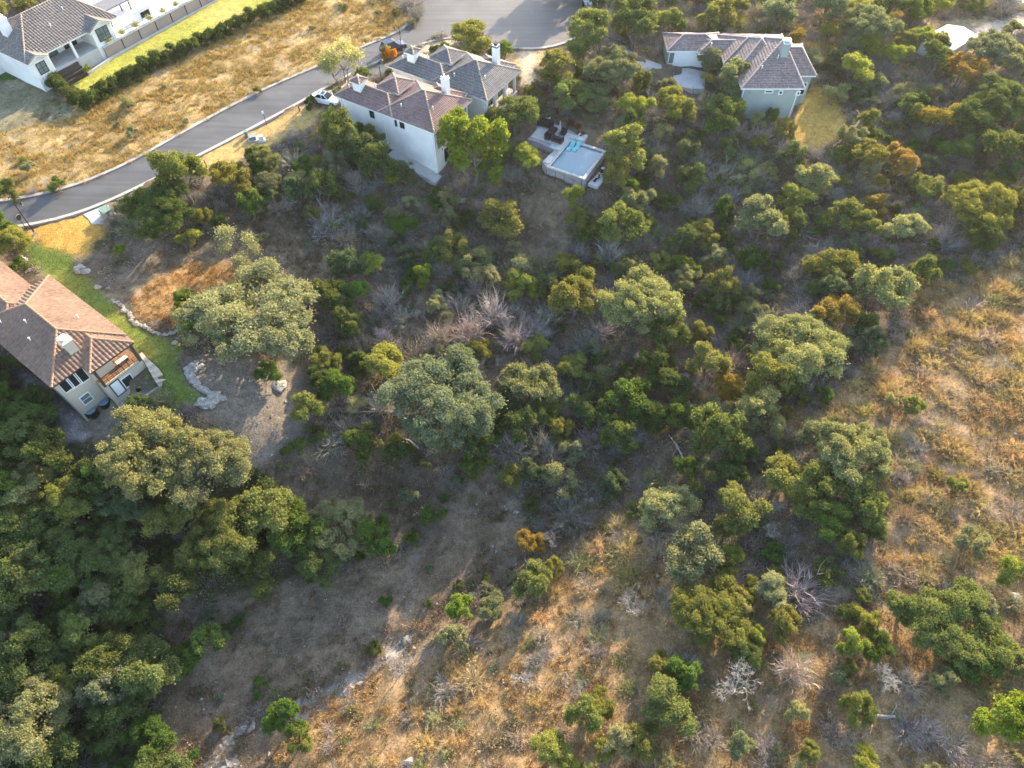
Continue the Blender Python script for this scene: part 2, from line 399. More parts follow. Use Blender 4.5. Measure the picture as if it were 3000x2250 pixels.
FLAT = []     # footprints (world polygon, depth) where the ground is kept below built surfaces
def ground_mesh():
    fx = np.arange(-128, 122, .6); fy = np.arange(-6, 172, .6)
    xs = np.concatenate([[-1800, -900, -450, -260, -180, -145], fx, [138, 175, 260, 450, 900, 1800]])
    ys = np.concatenate([[-900, -400, -150, -60, -25], fy, [180, 200, 240, 320, 500, 900, 1800]])
    X, Y = np.meshgrid(xs, ys); x = X.ravel(); y = Y.ravel()
    z = hz(x, y)
    far = (np.abs(x) > 140) | (y > 175) | (y < -8)
    g = np.random.default_rng(3)
    col = np.zeros((len(x), 3)); rough = np.zeros(len(x))
    J = 4
    for j in range(J):
        wob = .9
        jx = x + (vnoise(x, y, 1.7, 50 + j) - .5) * wob + g.normal(0, .12, len(x)); jy = y + (vnoise(x, y, 1.7, 80 + j) - .5) * wob + g.normal(0, .12, len(x))
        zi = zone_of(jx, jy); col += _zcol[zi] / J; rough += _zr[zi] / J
    # wear and patches that belong to the ground itself
    n1 = vnoise(x, y, 9, 1); n2 = vnoise(x, y, 2.6, 2); n3 = vnoise(x, y, 1.1, 4)
    f = 1 + ((n1 - .5) * .35 + (n2 - .5) * .45 + (n3 - .5) * .35) * np.clip(rough + .12, 0, 1)
    col *= f[:, None]
    pale = np.clip((vnoise(x, y, 5, 9) * .6 + vnoise(x, y, 1.6, 10) * .4 - .62) * 6, 0, 1) * np.clip(rough * 1.3, 0, 1) * np.where(rough > .75, .10, .4)
    col = col * (1 - pale[:, None]) + np.array([.36, .31, .26]) * pale[:, None]
    cd = creek_dist(x, y)
    rk = np.clip(1.1 - cd / .8 + (vnoise(x, y, 1.2, 21) - .5) * 2.0, 0, 1) * np.clip((vnoise(x, y, 6, 22) - .3) * 4, 0, 1)
    col = col * (1 - rk[:, None]) + np.array([.29, .275, .25]) * rk[:, None]
    z = z - .5 * np.clip(1 - cd / 2.5, 0, 1)
    le = zone_of(x, y)
    k = le == ZN.index('lawn_e')
    gy = np.clip((vnoise(x, y, 4.5, 31) - .38) * 3, 0, 1)[:, None]
    col[k] = (col * (1 - gy * .55) + np.array([.27, .23, .05]) * gy * .55)[k]
    k = le == ZN.index('lawn_a')
    gy = np.clip((vnoise(x, y, 6, 33) * .7 + vnoise(x, y, 1.5, 34) * .3 - .4) * 3, 0, 1)[:, None]
    col[k] = (col * (1 - gy * .6) + np.array([.46, .34, .11]) * gy * .6)[k]
    z = z + np.where(far, 0, rough * ((vnoise(x, y, 2.4, 5) - .5) * .5 + (vnoise(x, y, 1.0, 6) - .5) * .3))
    for pl, dz in FLAT:
        k = inpoly(x, y, pl); z[k] = np.minimum(z[k], hz(x[k], y[k]) - dz) if dz < 50 else z[k]
        col[k] = np.array([.2, .17, .13])
    nx, ny = len(xs), len(ys)
    i = np.arange((ny - 1) * nx).reshape(ny - 1, nx)[:, :-1].ravel()
    q = np.stack([i, i + 1, i + 1 + nx, i + nx], 1)
    m, N, L, b = new_mat('ground')
    at = N.new('ShaderNodeAttribute'); at.attribute_name = 'col'
    tc = N.new('ShaderNodeTexCoord')
    acc = None
    for sc, a in ((1.4, .35), (6.0, .5)):
        n = N.new('ShaderNodeTexNoise'); n.inputs['Scale'].default_value = sc; n.inputs['Detail'].default_value = 5; n.inputs['Roughness'].default_value = .7
        L.new(tc.outputs['Object'], n.inputs['Vector'])
        r = N.new('ShaderNodeMapRange'); r.inputs[1].default_value = .3; r.inputs[2].default_value = .7; r.inputs[3].default_value = 1 - a; r.inputs[4].default_value = 1 + a
        L.new(n.outputs[0], r.inputs[0])
        s = N.new('ShaderNodeVectorMath'); s.operation = 'SCALE'
        L.new(acc.outputs[0] if acc else at.outputs['Color'], s.inputs[0]); L.new(r.outputs[0], s.inputs['Scale']); acc = s
    L.new(acc.outputs[0], b.inputs['Base Color']); b.inputs['Roughness'].default_value = .95; b.inputs['Specular IOR Level'].default_value = .1
    n = N.new('ShaderNodeTexNoise'); n.inputs['Scale'].default_value = 5; n.inputs['Detail'].default_value = 6
    L.new(tc.outputs['Object'], n.inputs['Vector'])
    bp = N.new('ShaderNodeBump'); bp.inputs['Strength'].default_value = .5; bp.inputs['Distance'].default_value = .12
    L.new(n.outputs[0], bp.inputs['Height']); L.new(bp.outputs[0], b.inputs['Normal'])
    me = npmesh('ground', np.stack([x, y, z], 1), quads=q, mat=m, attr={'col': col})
    me.polygons.foreach_set('use_smooth', np.ones(len(q), bool))
    tag(link('ground', me), kind='structure')

# ------------------------------------------------------------------ road with kerbs
def densify(pts, step=2.0):
    out = []
    for a, b in zip(pts[:-1], pts[1:]):
        a = np.array(a); b = np.array(b); n = max(1, int(np.hypot(*(b - a)) / step))
        for i in range(n): out.append(tuple(a + (b - a) * i / n))
    out.append(tuple(pts[-1])); return out
def smooth(pts, k=2):
    p = np.array(pts)
    for _ in range(k):
        q = p.copy(); q[1:-1] = .25 * p[:-2] + .5 * p[1:-1] + .25 * p[2:]; p = q
    return [tuple(a) for a in p]
def strip(mb, pts, w, z0, z1, side=1):
    """raised strip along pts, w wide to one side, from z0 to z1 above the terrain"""
    p = np.array(pts); t = np.gradient(p, axis=0); t /= np.linalg.norm(t, axis=1)[:, None] + 1e-9
    n = np.stack([-t[:, 1], t[:, 0]], 1) * side
    q = p + n * w
    zz = hz(p[:, 0], p[:, 1])
    a = np.column_stack([p, zz + z0]); b = np.column_stack([p, zz + z1]); c = np.column_stack([q, zz + z1]); d = np.column_stack([q, zz + z0 - .2])
    vs = np.concatenate([a, b, c, d]); k = len(p); fs = []
    for i in range(k - 1):
        for j in range(3):
            fs.append((j * k + i, j * k + i + 1, (j + 1) * k + i + 1, (j + 1) * k + i))
    mb.add(vs, fs)
def build_road():
    L_ = smooth(densify(W_ROADL + W_BULB[:8], 1.5), 6); R_ = smooth(densify(W_ROADR, 1.5), 6)
    Rest = smooth(densify(W_BULB[7:] + W_ROADR[::-1][:4], 1.5), 6)
    outline = smooth(densify(W_ROAD, 1.5), 6)
    bm = bmesh.new()
    vs = [bm.verts.new((x, y, h1(x, y) + .02)) for x, y in outline]
    es = [bm.edges.new((vs[i], vs[(i + 1) % len(vs)])) for i in range(len(vs))]
    bmesh.ops.triangle_fill(bm, edges=es, use_beauty=True, use_dissolve=False)
    me = bpy.data.meshes.new('road'); bm.to_mesh(me); bm.free()
    m = M['asphalt']
    N = m.node_tree.nodes; L = m.node_tree.links; b = N['Principled BSDF']
    # lengthwise tyre streaks
    tc = N.new('ShaderNodeTexCoord'); mp = N.new('ShaderNodeMapping'); mp.inputs['Rotation'].default_value = (0, 0, R(-42)); mp.inputs['Scale'].default_value = (.03, 1.1, 1)
    n = N.new('ShaderNodeTexNoise'); n.inputs['Scale'].default_value = 1.0; n.inputs['Detail'].default_value = 4
    L.new(tc.outputs['Object'], mp.inputs[0]); L.new(mp.outputs[0], n.inputs['Vector'])
    r = N.new('ShaderNodeMapRange'); r.inputs[1].default_value = .3; r.inputs[2].default_value = .7; r.inputs[3].default_value = .8; r.inputs[4].default_value = 1.2
    L.new(n.outputs[0], r.inputs[0])
    s = N.new('ShaderNodeVectorMath'); s.operation = 'SCALE'
    src = b.inputs['Base Color'].links[0].from_socket
    L.new(src, s.inputs[0]); L.new(r.outputs[0], s.inputs['Scale']); L.new(s.outputs[0], b.inputs['Base Color'])
    me.materials.append(m)
    tag(link('road', me), kind='structure')
    mb = MB(); strip(mb, L_, .5, -.05, .14, 1); strip(mb, Rest + [Rest[0]] * 0, .5, -.05, .14, 1); strip(mb, R_[:-4], .5, -.05, .14, -1)
    tag(mb.build('kerb', M['kerb']), kind='structure')
# ------------------------------------------------------------------ vegetation prototypes
def kites(C, Nrm, size, g, fold=.25, aspect=1.0):
    """leaf clumps: folded kite quads at C facing Nrm"""
    n = len(C)
    a = g.normal(size=(n, 3)); a -= (a * Nrm).sum(1)[:, None] * Nrm; a /= np.linalg.norm(a, axis=1)[:, None] + 1e-9
    b = np.cross(Nrm, a)
    s = size[:, None]
    v0 = C - a * s * .5 * aspect; v2 = C + a * s * .6 * aspect
    v1 = C + b * s * .38 + Nrm * s * fold; v3 = C - b * s * .38 + Nrm * s * fold * g.uniform(-1, 1, (n, 1))
    V = np.stack([v0, v1, v2, v3], 1).reshape(-1, 3)
    return V, np.arange(4 * n).reshape(n, 4)
def unit(g, n):
    d = g.normal(size=(n, 3)); return d / np.linalg.norm(d, axis=1)[:, None]
def crown_mesh(name, seed, rx, rz, zc, ncl, nleaf, leaf, clump=(.26, .4), low=-.35, shell=.8, airy=0.0, core=.1, flat=.8, spiky=0.0):
    """clumps of leaf-sized faces spread through an uneven crown; returns mesh and clump centres"""
    g = np.random.default_rng(seed)
    nlob = max(5, int(ncl ** .5))
    ld0 = unit(g, nlob * 4); ld0 = ld0[ld0[:, 2] > low][:nlob]; nlob = len(ld0)
    az = np.arange(nlob) * 2.4 + g.uniform(-.5, .5, nlob); hh = np.sqrt(1 - ld0[:, 2] ** 2)
    ld0 = np.stack([np.cos(az) * hh, np.sin(az) * hh, ld0[:, 2]], 1)
    lrad = g.uniform(.38, .78, nlob); lsz = g.uniform(.27, .5, nlob)
    lc = ld0 * lrad[:, None]
    k = g.choice(nlob, ncl, p=lsz ** 2 / (lsz ** 2).sum())
    d = unit(g, ncl); d = d + ld0[k] * .55 + np.array([0, 0, .25]); d /= np.linalg.norm(d, axis=1)[:, None]
    cen = (lc[k] + d * (lsz[k] * g.uniform(.6, 1.05, ncl))[:, None]) * np.array([rx, rx, rz])
    cen[:, 2] = np.maximum(cen[:, 2], -rz * .8)
    cr = g.uniform(*clump, len(d)) * rx * g.uniform(.6, 1.1, len(d))
    w = cr ** 2; idx = g.choice(len(d), nleaf, p=w / w.sum())
    ld = unit(g, nleaf); ld[:, 2] = np.where(ld[:, 2] < -.3, -ld[:, 2] * .6, ld[:, 2]); ld /= np.linalg.norm(ld, axis=1)[:, None]
    rr = np.where(g.random(nleaf) < .72, np.abs(g.normal(.88, .2, nleaf)), g.uniform(.2, 1, nleaf))
    if airy: rr = rr * (1 + g.normal(0, airy, nleaf))
    tip = g.random(nleaf) < .11
    rr = np.where(tip, rr * g.uniform(1.05, 1.5 + spiky, nleaf), rr)
    pos = cen[idx] + ld * (cr[idx] * rr)[:, None] * np.array([1, 1, flat])
    if spiky: pos[:, 2] += spiky * g.random(nleaf) ** 3 * rz * .5
    nr = ld * .55 + unit(g, nleaf) * .9 + np.array([0, 0, .25]); nr /= np.linalg.norm(nr, axis=1)[:, None]
    sz = leaf * g.uniform(.6, 1.35, nleaf)
    V, Q = kites(pos, nr, sz, g)
    v = np.clip(.5 + g.normal(0, .13, nleaf) + (g.random(len(d)) - .5)[idx] * .32, 0, 1)
    vv = np.repeat(v, 4)
    nc = int(nleaf * core)
    if nc:
        k = g.choice(len(d), nc)
        p2 = cen[k] * .75 + g.normal(0, .14, (nc, 3)) * np.array([rx, rx, rz * .7])
        V2, Q2 = kites(p2, unit(g, nc), leaf * g.uniform(1.4, 2.4, nc), g)
        Q = np.vstack([Q, Q2 + len(V)]); V = np.vstack([V, V2]); vv = np.concatenate([vv, np.full(4 * nc, .35)])  # inner leaves get a darker tone: crown-interior shade put into the colour
    V = V + np.array([0, 0, zc])
    V[:, 2] = np.maximum(V[:, 2], .05)
    return npmesh(name, V, quads=Q, mat=M['leaf'], attr={'v': vv}), cen + np.array([0, 0, zc])
def trunk_mesh(name, seed, cen, zc, rt, hfork, nl=7, multi=1):
    g = random.Random(seed); mb = MB()
    for m in range(multi):
        bx, by = (0, 0) if multi == 1 else (g.uniform(-.25, .25) * multi ** .5, g.uniform(-.25, .25) * multi ** .5)
        f = Vector((bx * 2.5 + g.uniform(-.2, .2), by * 2.5 + g.uniform(-.2, .2), hfork))
        mid = Vector((bx * 1.4, by * 1.4, hfork * .5)) + Vector((g.uniform(-.12, .12), g.uniform(-.12, .12), 0)) * hfork
        r = rt / multi ** .5
        mb.tube((bx, by, -.5), mid, r * 1.25, r * .95, 7); mb.tube(mid, f, r * .95, r * .75, 7)
        ks = g.sample(range(len(cen)), min(nl, len(cen)))
        for k in ks:
            c = Vector(cen[k]); q = f.lerp(c, .5) + Vector((g.uniform(-.3, .3), g.uniform(-.3, .3), g.uniform(0, .4))) * rt * 3
            mb.tube(f, q, r * .5, r * .3, 5); mb.tube(q, c, r * .3, r * .08, 4)
    return mb.mesh(name, M['bark'])
def twig_mesh(name, seed, n, h, spread, w, mat, curl=.25, base=.1, up=.35, sub=0):
    """a leafless or bladed bush: tapered, bent stems fanning from the base"""
    g = np.random.default_rng(seed)
    d = unit(g, n); d[:, 2] = np.abs(d[:, 2]) + up; d /= np.linalg.norm(d, axis=1)[:, None]
    L = h * g.uniform(.55, 1.1, n)
    b = np.stack([g.normal(0, base, n), g.normal(0, base, n), np.full(n, -.05)], 1)
    d = d * np.array([spread, spread, 1])
    if sub:    # side twigs leave the stems part of the way up
        ns = n * sub; k = g.integers(0, n, ns); t = g.uniform(.35, 1, ns)
        b2 = b[k] + d[k] * (L[k] * t)[:, None]
        d2 = d[k] + unit(g, ns) * .75; L2 = L[k] * g.uniform(.18, .45, ns)
        b = np.vstack([b, b2]); d = np.vstack([d, d2]); L = np.concatenate([L, L2]); n = n + ns
        ww = np.concatenate([np.full(n - ns, w), np.full(ns, max(w * .6, .012))])
    else: ww = np.full(n, w)
    mid = b + d * (L * .55)[:, None]
    e = b + d * L[:, None] + g.normal(0, curl, (n, 3)) * L[:, None] * np.array([1, 1, .5])
    s = np.cross(d, unit(g, n)); s /= np.linalg.norm(s, axis=1)[:, None] + 1e-9
    s = s * ww[:, None]
    V = np.stack([b - s, b + s, mid + s * .75, mid - s * .75, e], 1).reshape(-1, 3)
    V[:, 2] = np.maximum(V[:, 2], -.1)
    o = np.arange(n) * 5
    Q = np.stack([o, o + 1, o + 2, o + 3], 1); T = np.stack([o + 3, o + 2, o + 4], 1)
    v = np.repeat(np.clip(.5 + g.normal(0, .22, n), 0, 1), 5)
    return npmesh(name, V, quads=Q, tris=T, mat=mat, attr={'v': v})
def dead_mesh(name, seed, h, spread, r0, depth=5, fine=True):
    """a bare tree: repeatedly forking, tapering limbs"""
    g = random.Random(seed); mb = MB()
    def grow(p, d, L, r, k):
        q = p + d * L * .5 + Vector((g.uniform(-.1, .1), g.uniform(-.1, .1), g.uniform(-.05, .1))) * L
        e = q + (d + Vector((g.uniform(-.3, .3), g.uniform(-.3, .3), g.uniform(-.15, .2)))).normalized() * L * .5
        n = 5 if k > 2 else 3
        mb.tube(p, q, r, r * .85, n, False); mb.tube(q, e, r * .85, r * .65, n, False)
        if k == 0: return
        for i in range(g.choice((2, 3, 3)) if k < depth else 4):
            nd = (d + Vector((g.uniform(-1, 1) * spread, g.uniform(-1, 1) * spread, g.uniform(-.35, .6)))).normalized()
            s = q.lerp(e, g.uniform(.3, 1)) if i else e
            grow(s, nd, L * g.uniform(.6, .85), max(r * g.uniform(.5, .68), .009), k - 1)
    grow(Vector((0, 0, -.3)), Vector((g.uniform(-.15, .15), g.uniform(-.15, .15), 1)).normalized(), h * .28, r0, depth)
    return mb.mesh(name, M['deadwood'])

PRO = {}
def proto(kind, crown, cen, trunk, rx, hc, rz): PRO.setdefault(kind, []).append(dict(crown=crown, trunk=trunk, rx=rx, hc=hc, rz=rz))
def make_protos():
    def mk(kind, n, rx, rz, zc, ncl, nleaf, leaf, rt, hf, seed, multi=1, **kw):
        for i in range(n):
            c, cen = crown_mesh(kind + '_crown', seed + i, rx, rz, zc, ncl, nleaf, leaf, **kw)
            t = trunk_mesh(kind + '_trunk', seed + i, cen, zc, rt, hf, multi=multi)
            proto(kind, c, cen, t, rx, zc, rz)
    mk('big_oak', 3, 5.5, 3.6, 4.2, 150, 55000, .165, .42, 2.4, 100, multi=2, clump=(.09, .17), core=.05, low=-.25)
    mk('oak', 6, 3.0, 2.4, 2.9, 74, 17000, .15, .22, 1.7, 200, multi=2, clump=(.13, .23), core=.06)
    mk('juniper', 6, 2.0, 2.3, 2.5, 70, 12000, .13, .16, 1.0, 300, clump=(.13, .22), core=.07, low=-.6, flat=1.25, spiky=.22)
    mk('shrub', 5, 1.2, .95, .95, 30, 4200, .11, .06, .4, 400, multi=3, clump=(.18, .3), low=-.3, core=.05)
    mk('airy', 4, 2.2, 1.8, 2.9, 26, 5000, .15, .11, 1.2, 500, multi=3, clump=(.24, .4), airy=.3, core=.0)
    mk('hedge', 3, .75, .95, 1.0, 12, 2200, .13, .05, .4, 600, multi=2, clump=(.34, .5), low=-.8, core=.06, flat=1.3, spiky=.25)
    for i in range(4): PRO.setdefault('grey_bush', []).append(dict(crown=twig_mesh('grey_bush', 700 + i, 110, 1.35, 1.0, .02, M['twig'], .22, .2, .2, 9), rx=1.25))
    for i in range(4): PRO.setdefault('straw_bush', []).append(dict(crown=twig_mesh('straw_bush', 740 + i, 150, .8, 1.0, .009, M['straw'], .25, .3, .2, 11), rx=1.0))
    for i in range(3): PRO.setdefault('bare', []).append(dict(crown=twig_mesh('bare_branches', 760 + i, 60, 3.4, .62, .035, M['twig'], .16, .12, .55, 16), rx=2.0, hc=1.9))
    for i in range(4): PRO.setdefault('dead', []).append(dict(crown=dead_mesh('bare_branches', 780 + i, 5.2, .85, .065, 6), rx=2.6))
COLS = dict(
    oak=(0.186, 0.216, 0.072), oakpale=(0.279, 0.287, 0.139), oakgrey=(0.186, 0.210, 0.116), oakdark=(0.116, 0.148, 0.053), bright=(0.205, 0.269, 0.048), yellow=(0.269, 0.292, 0.072),
    olive=(0.209, 0.220, 0.067), orange=(0.302, 0.226, 0.060), juniper=(0.125, 0.159, 0.053), blue=(0.116, 0.152, 0.077), green=(0.116, 0.177, 0.044), grey=(.29, .265, .225),
    pale=(0.335, 0.335, 0.173), pink=(.41, .335, .275), straw=(.46, .345, .175), strawgreen=(.39, .32, .15), white=(.5, .46, .42), darkgrey=(.215, .20, .165), sage=(0.223, 0.239, 0.139))
def tinted(c, j=.12):
    f = 1 + rng.uniform(-j, j); return (c[0] * f * (1 + rng.uniform(-j, j) * .5), c[1] * f, c[2] * f * (1 + rng.uniform(-j, j)), 1)
_used = {}
def plant_at(name, kind, loc, s, sz, col, label, cat, group=None, parts=True, var=None, tilt=0.0):
    ps = PRO[kind]; k = _used.get(kind, 0) if var is None else var; _used[kind] = k + 1
    p = ps[k % len(ps)]
    rz = rng.uniform(0, 6.28)
    if 'trunk' in p and parts:
        t = thing(name, label, cat, loc, rz, group)
        t.scale = (s, s, sz)
        tr = link('trunk', p['trunk'], t, world=False)
        c = link('crown', p['crown'], t, world=False)
        c.color = tinted(COLS[col]) if isinstance(col, str) else (*col, 1)
        return t
    o = link(name, p['crown'], None)
    o.location = loc; o.rotation_euler = (tilt * rng.uniform(-1, 1), tilt * rng.uniform(-1, 1), rz); o.scale = (s, s, sz)
    o.color = tinted(COLS[col]) if isinstance(col, str) else (*col, 1)
    return tag(o, label, cat, group)
def tree_px(x, y, r, kind, col, label, name=None, cat='tree', hscale=1.0, group=None):
    """tree whose crown middle is seen at (x, y) of the 2212-wide picture with half width r there"""
    p = PRO[kind][_used.get(kind, 0) % len(PRO[kind])]
    rw = 2.0; q = GD(x, y, 2.0)
    for _ in range(3):
        depth = proj(q)[2]; rw = r * D2 / FPX * depth
        s = rw / p['rx']; q = GD(x, y, p.get('hc', .6) * s * hscale)
    s *= 1.0
    return plant_at(name or kind + '_tree', kind, (q[0], q[1], h1(q[0], q[1]) - .05), s, s * hscale, col, label, cat, group)
# ------------------------------------------------------------------ roofs, walls, windows
def roof_mat(name, c1, c2, rough=.75):
    m, N, L, b = new_mat(name)
    tc = N.new('ShaderNodeTexCoord')
    n = N.new('ShaderNodeTexNoise'); n.inputs['Scale'].default_value = 2.6; n.inputs['Detail'].default_value = 3
    n2 = N.new('ShaderNodeTexNoise'); n2.inputs['Scale'].default_value = .35; n2.inputs['Detail'].default_value = 4
    L.new(tc.outputs['Object'], n.inputs['Vector']); L.new(tc.outputs['Object'], n2.inputs['Vector'])
    mx = N.new('ShaderNodeMix'); mx.data_type = 'RGBA'
    mx.inputs[6].default_value = (*c1, 1); mx.inputs[7].default_value = (*c2, 1)
    r = N.new('ShaderNodeMapRange'); r.inputs[1].default_value = .36; r.inputs[2].default_value = .64
    L.new(n.outputs[0], r.inputs[0]); L.new(r.outputs[0], mx.inputs[0])
    r2 = N.new('ShaderNodeMapRange'); r2.inputs[1].default_value = .3; r2.inputs[2].default_value = .7; r2.inputs[3].default_value = .82; r2.inputs[4].default_value = 1.18
    L.new(n2.outputs[0], r2.inputs[0])
    s = N.new('ShaderNodeVectorMath'); s.operation = 'SCALE'
    L.new(mx.outputs[2], s.inputs[0]); L.new(r2.outputs[0], s.inputs['Scale']); L.new(s.outputs[0], b.inputs['Base Color'])
    b.inputs['Roughness'].default_value = rough; b.inputs['Specular IOR Level'].default_value = .3
    return m
M['tile_purple'] = roof_mat('purple_brown_tile', (.155, .092, .082), (.23, .15, .13))
M['tile_grey'] = roof_mat('grey_tile', (.105, .098, .092), (.19, .175, .16))
M['tile_terra'] = roof_mat('terracotta_tile', (.15, .09, .06), (.21, .135, .095))
M['tile_brown'] = roof_mat('grey_brown_tile', (.125, .105, .092), (.21, .18, .155))
M['tile_mauve'] = roof_mat('mauve_shingle', (.165, .122, .11), (.245, .19, .17))
M['ridge_pale'] = roof_mat('pale_ridge', (.28, .215, .165), (.35, .275, .21))
M['ridge_terra'] = roof_mat('terracotta_ridge', (.28, .155, .09), (.36, .21, .13))
M['ridge_mauve'] = roof_mat('mauve_ridge', (.36, .28, .25), (.44, .35, .32))

class Fr:
    def __init__(s, o, ang, z=0.0):
        a = R(ang); s.o = np.array([o[0], o[1], 0.0]); s.a = a
        s.u = np.array([math.cos(a), math.sin(a), 0]); s.v = np.array([math.sin(a), -math.cos(a), 0]); s.z = z
    def __call__(s, u, v, z=0.0): return s.o + s.u * u + s.v * v + np.array([0, 0, s.z + z])
    def inv(s, p): d = np.asarray(p)[:2] - s.o[:2]; return float(d @ s.u[:2]), float(d @ s.v[:2]), float(p[2]) - s.z

def tile_plane(bm, pts, style, w=.33, c=.42, amp=.06, step=.05, seed=0):
    """cover a convex roof polygon (first edge = eave) with real tile courses, appended to bm"""
    p = [np.array(q, float) for q in pts]
    e = p[1] - p[0]; e /= np.linalg.norm(e)
    n = np.cross(p[1] - p[0], p[2] - p[0]); n /= np.linalg.norm(n)
    if n[2] < 0: n = -n
    s = np.cross(n, e)
    if s[2] < 0: s = -s
    ab = np.array([((q - p[0]) @ e, (q - p[0]) @ s) for q in p])
    a0, a1 = ab[:, 0].min(), ab[:, 0].max(); b1 = ab[:, 1].max()
    nc = max(1, int(math.ceil(b1 / c)))
    t = bmesh.new()
    g = random.Random(seed)
    if style == 'barrel':
        k = int(math.ceil((a1 - a0) / w)) * 4 + 1
        A = a0 + np.arange(k) * w / 4
        prof = np.array([0, .75, 1, .75])[np.arange(k) % 4] * amp
        rows = []
        for j in range(nc):
            for bb, hh in ((j * c, step), ((j + 1) * c + .001, .0)):
                rows.append([t.verts.new(p[0] + e * a + s * (bb - .06) + n * (h + hh + .01)) for a, h in zip(A, prof)])
        for r in range(len(rows) - 1):
            if r % 2: continue
            for i in range(k - 1): t.faces.new((rows[r][i], rows[r][i + 1], rows[r + 1][i + 1], rows[r + 1][i]))
        for i in range(k - 1):   # open tile mouths along the eave
            pass
    else:
        for j in range(nc):
            a = a0 - g.random() * w
            while a < a1:
                ww = w * g.uniform(.7, 1.3); h = g.uniform(0, .018)
                v = [t.verts.new(p[0] + e * x + s * y + n * (z + .01)) for x, y, z in ((a, j * c, step + h), (a + ww - .012, j * c, step + h), (a + ww - .012, j * c + c * 1.02, h), (a, j * c + c * 1.02, h))]
                t.faces.new(v)
                v2 = [t.verts.new(p[0] + e * x + s * y + n * (z + .01)) for x, y, z in ((a, j * c, 0), (a + ww - .012, j * c, 0))]
                t.faces.new((v2[0], v2[1], v[1], v[0]))
                a += ww
    cen = sum(p) / len(p)
    for i in range(len(p)):
        d = p[(i + 1) % len(p)] - p[i]
        if np.linalg.norm(d) < 1e-4: continue
        nn = np.cross(d, n); nn /= np.linalg.norm(nn)
        if nn @ (cen - p[i]) > 0: nn = -nn
        off = .06 if i == 0 else 0.0
        bmesh.ops.bisect_plane(t, geom=t.verts[:] + t.edges[:] + t.faces[:], plane_co=p[i] + nn * off, plane_no=nn, clear_outer=True)
    me = bpy.data.meshes.new('tmp'); t.to_mesh(me); t.free(); bm.from_mesh(me); bpy.data.meshes.remove(me)

